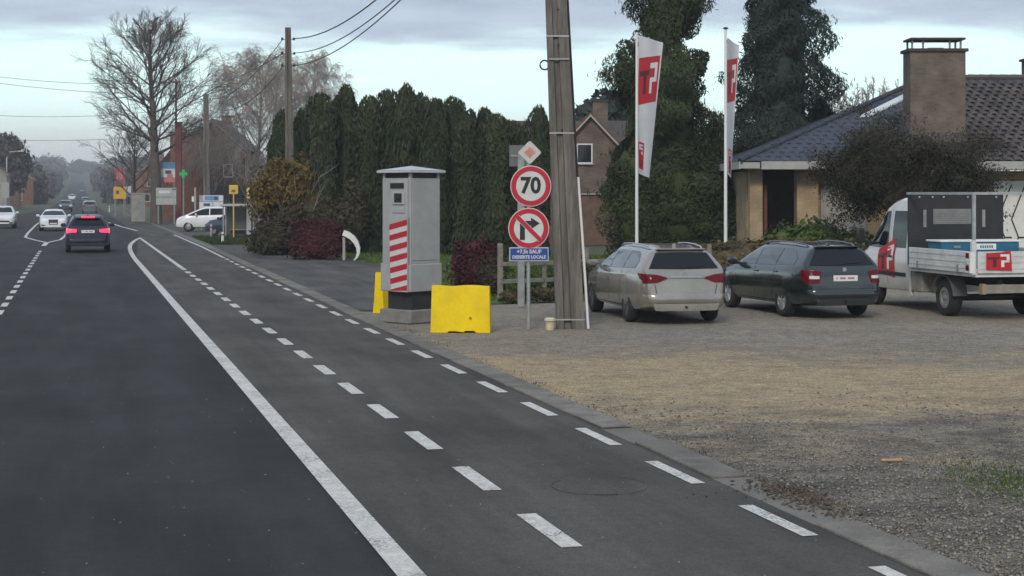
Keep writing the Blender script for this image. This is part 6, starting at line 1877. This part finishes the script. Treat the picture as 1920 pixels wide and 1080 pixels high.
T = T[T[:, 2] > 1.15]
V, Q = leaf_quads(T, np.tile(np.array([[0, -.4, .8]]), (len(T), 1)), .045, .4, 0, .5)
mp = thing('maple_tree', 'low spreading dark leaved maple in front of the bungalow', 'tree', base_at(1705, Zm))
link('crown', fastmesh('maple_crown', V, Q, L_MAPLE), mp)
V, Q = tubes_np(segs, 4); link('branches', fastmesh('maple_branches', V, Q, B_DARK), mp)
MB().tube([(0, 0, -.1), (.02, 0, .6), (0, 0, 1.3)], [.11, .09, .08], 8).build('trunk', B_DARK, mp, 60)
mp.scale = (.90, .95, 1.12)

# ---- bare deciduous trees
t1 = bare_tree(17.2, 6.7, .52, 3, clear=.38, n1=48, n2=11, n3=7, n4=3, twig=.014, el0=18, lr=.20)
plant_bare('bare_tree', 'large bare roadside tree with fanned branches', base_at(293, 132), t1, B_DARK, B_GREY)
t2 = bare_tree(8.6, 4.6, .24, 5, clear=.30, n1=20, n2=8, n3=5, n4=3, twig=.018)
plant_bare('bare_tree', 'smaller bare tree left of the large one', base_at(250, 148), t2, B_DARK, B_GREY)
t3 = bare_tree(15.0, 7.6, .24, 6, clear=.22, n1=36, n2=11, n3=9, n4=4, twig=.014, weep=.6, lr=.3)
plant_bare('birch_tree', 'pale weeping birch left of the second pole', base_at(482, 142), t3, B_PALE, B_BIRCH, rz=.3, group='pale weeping birches')
plant_bare('birch_tree', 'pale weeping birch behind the conifers right of the second pole', base_at(592, 140), bare_tree(14.8, 6.0, .22, 16, clear=.22, n1=28, n2=10, n3=8, n4=4, twig=.014, weep=.6, lr=.3), B_PALE, B_BIRCH, group='pale weeping birches')
tf_ = bare_tree(9.0, 2.4, .17, 8, clear=.15, n1=18, n2=7, n3=5, n4=2, twig=.015, curl=.10)
bt = plant_bare('bare_tree', ORD[0] + ' bare upright tree from the left behind the bungalow roof', base_at(1560, 92), tf_, B_PALE, B_PALE, group='bare upright trees behind the bungalow')
for i, (px, Z, k) in enumerate(((1596, 95, .98), (1632, 92, 1.0), (1668, 96, 1.02), (1700, 93, .96), (1835, 96, 1.0), (1890, 98, .98), (1345, 90, .78))):
    t = thing('bare_tree', (ORD[i + 1] + ' bare upright tree from the left behind the bungalow roof') if i < 6 else 'bare upright tree seen in the gap between the flags', 'tree', base_at(px, Z), i * 1.7, 'bare upright trees behind the bungalow'); t.scale = (k, k, k)
    for ch_ in bt.children:
        c_ = ch_.copy(); COL.objects.link(c_); c_.parent = t
# ---- far trees
V, Q = blob_foliage([((0, 0, 8.5), (3.2, 3, 3.0)), ((-2.6, 0, 7.0), (3.0, 3, 3.0)), ((1.9, 0, 6.2), (2.2, 2, 2.6)), ((-.5, 0, 5.0), (3.8, 3, 2.6))], 20, .42, .5, .6, seed=51, amp=.5, shell=.5)
me_far = fastmesh('far_crown', V, Q, L_FAR)
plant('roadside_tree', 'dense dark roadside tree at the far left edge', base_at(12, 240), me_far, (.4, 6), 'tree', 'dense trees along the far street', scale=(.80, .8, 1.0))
tfar = bare_tree(11, 4.2, .22, 18, clear=.2, n1=18, n2=7, n3=5, n4=2, twig=.03)
ft = None
far_list = [(-16, 235, .8, 0), (-15, 300, .8, 1), (-14, 360, .85, 0), (-13, 440, .95, 1), (-14, 540, 1.0, 0), (-12, 650, 1.0, 1), (-14, 800, 1.1, 0), (12.5, 255, .7, 1), (13, 340, .8, 0), (12, 480, .8, 0), (12, 600, .9, 1), (13, 740, 1.0, 0), (12, 900, 1.05, 1), (-12, 980, 1.1, 0)]
nl = nr_ = 0
for i, (t_, s, k, kind) in enumerate(far_list):
    side = 'left' if t_ < 0 else 'right'
    if side == 'left': nl += 1; o_ = nl
    else: nr_ += 1; o_ = nr_
    lb = '%s street tree up the %s side of the far road' % (ORD[o_ - 1], side)
    if kind == 0:
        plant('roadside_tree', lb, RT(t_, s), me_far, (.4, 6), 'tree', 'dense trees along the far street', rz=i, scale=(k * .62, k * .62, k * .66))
    else:
        if ft is None: ft = plant_bare('roadside_tree', lb, RT(t_, s), tfar, B_GREY, B_PALE, group='bare trees along the far street', scale=k)
        else:
            t = thing('roadside_tree', lb, 'tree', RT(t_, s), i * 1.1, 'bare trees along the far street'); t.scale = (k,) * 3
            for ch_ in ft.children:
                c_ = ch_.copy(); COL.objects.link(c_); c_.parent = t
# far woods on the hill, one mass
blobs = []
rnd = random.Random(33)
for i in range(230):
    s = rnd.uniform(520, 1330); side = rnd.choice((-1, 1)); t_ = side * (rnd.uniform(15, 60) if rnd.random() < .5 else rnd.uniform(40, 420))
    if s > 1180: s = rnd.uniform(1240, 1340); t_ = rnd.uniform(-160, 160)
    p = RT(t_, s); r_ = rnd.uniform(4.5, 8)
    blobs.append(((p.x, p.y, p.z + r_ * .8), (r_ * rnd.uniform(1, 1.6), r_, r_ * rnd.uniform(.8, 1.15))))
for i in range(420):    # bare roadside belts that line the climbing road
    s = 340 * (1250 / 340) ** rnd.random(); side = rnd.choice((-1, 1)); p = RT(side * rnd.uniform(7.5 + s * .002, 20), s); r_ = rnd.uniform(1.8, 3.4)
    blobs.append(((p.x, p.y, p.z + rnd.uniform(1.0, 5.0)), (r_, r_, r_ * rnd.uniform(1.0, 1.5))))
for i in range(60):     # nearer scrub behind the houses on both sides
    s = rnd.uniform(200, 520); side = rnd.choice((-1, 1)); p = RT(side * rnd.uniform(24, 90), s); r_ = rnd.uniform(3, 4.6)
    blobs.append(((p.x, p.y, p.z + r_ * .8), (r_ * 1.3, r_, r_)))
V, Q = blob_foliage(blobs, .55, 1.1, .6, .86, seed=77, amp=.3)
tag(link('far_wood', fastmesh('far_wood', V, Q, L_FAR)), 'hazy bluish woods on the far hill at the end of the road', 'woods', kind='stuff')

# ---- grass
def blades(name, label, n, sampler, h, w, mat=L_GRASS):
    P = sampler(n); n = len(P)
    a = rng.random(n) * 6.283; hh = h * rng.uniform(.5, 1.3, n); lean = rng.normal(size=(n, 2)) * .35
    dx = np.stack([np.cos(a), np.sin(a)], 1) * w
    z0 = np.zeros(n)
    V = np.stack([np.c_[P - dx, z0], np.c_[P + dx, z0], np.c_[P + dx * .6 + lean * hh[:, None] * .5, hh * .6], np.c_[P - dx * .2 + lean * hh[:, None], hh]], 1).reshape(-1, 3)
    return tag(link(name, fastmesh(name, V, np.arange(4 * n).reshape(n, 4), mat)), label, 'grass', kind='stuff')
def tri_sampler(poly):
    poly = [np.array(p[:2]) for p in poly]
    def f(n):
        mn = np.min(poly, 0); mx_ = np.max(poly, 0); P = rng.uniform(mn, mx_, (n, 2)); ins = np.zeros(n, bool)
        for a, b in zip(poly, poly[1:] + poly[:1]):
            c_ = ((a[1] > P[:, 1]) != (b[1] > P[:, 1])); ins ^= c_ & (P[:, 0] < (b[0] - a[0]) * (P[:, 1] - a[1]) / (b[1] - a[1] + 1e-9) + a[0])
        return P[ins]
    return f
blades('lawn_grass', 'green lawn grass behind the speed camera', 60000, tri_sampler([RT(9.95, 72, 0), RT(9.95, 45, 0), G(722, 545), G(930, 568), G(1105, 562), Vector((3.3, 46, 0)), Vector((16, 48, 0)), Vector((10, 60, 0)), Vector((-5, 66, 0))]), .10, .022)
blades('verge_grass', 'green roadside grass in front of the bus shelter', 16000, tri_sampler([RT(6.2, 77.5, 0), RT(6.2, 91, 0), RT(13, 89, 0), RT(13, 76.5, 0)]), .14, .03, L_IVY)
def patch_sampler(n):
    c = np.array(G(1905, 905)[:2]); return c + rng.normal(size=(n, 2)) * np.array([.30, .55])
blades('grass_patch', 'small patch of green grass on the gravel at the right edge', 1700, patch_sampler, .028, .006)
def edge_sampler(n):
    s = rng.uniform(8, 32, n); t = 5.6 + np.abs(rng.normal(size=n)) * .10
    keep = rng.random(n) < .25 + .75 * (np.sin(s * 2.3) > .55)
    return (np.outer(t, [RV.x, RV.y]) + np.outer(s, [DV.x, DV.y]))[keep]
blades('kerb_weeds', 'sparse dry weeds along the kerb of the lot', 900, edge_sampler, .035, .005, L_HEDGE)
def fallen_sampler(n):
    c = np.array(G(1470, 925)[:2]); return c + rng.normal(size=(n, 2)) @ np.array([[.36, .10], [-.05, .18]])
n = 150; P = fallen_sampler(n); P3 = np.c_[P, np.full(n, .022) + rng.random(n) * .012]
V, Q = leaf_quads(P3, np.tile(np.array([[0, 0, 1.]]), (n, 1)), .013, .6)
tag(link('leaf_litter', fastmesh('leaf_litter', V, Q, L_BROWN)), 'brown fallen leaves gathered at the broken kerb', 'leaves', kind='stuff')
# piece of orange lath on the gravel
g = G(1672, 866)
lath = thing('wooden_lath', 'short pale orange lath lying on the gravel', 'lath', g, R(10))
MB().box((0, 0, .018), (.20, .035, .020), bev=.004).build('strip', M('orange_lath', (.50, .27, .15), .8, var=.15, vs=20), lath)
# ------------------------------------------------------------------ haze: the damp air over the street
hz = bpy.data.materials.new('haze_air'); hz.use_nodes = True
nt = hz.node_tree; nt.nodes.clear()
pv = nt.nodes.new('ShaderNodeVolumePrincipled'); pv.inputs['Color'].default_value = (.86, .90, .96, 1)
pv.inputs['Density'].default_value = 0.00055; pv.inputs['Anisotropy'].default_value = 0.0
mo = nt.nodes.new('ShaderNodeOutputMaterial'); nt.links.new(pv.outputs[0], mo.inputs['Volume'])
hb = MB().box((0, 650, 14), (3600, 3600, 34.0 + 14)).build('haze', hz)
hb.location.z = 8.5
tag(hb, 'pale damp haze filling the air over the far street', 'haze', kind='stuff')
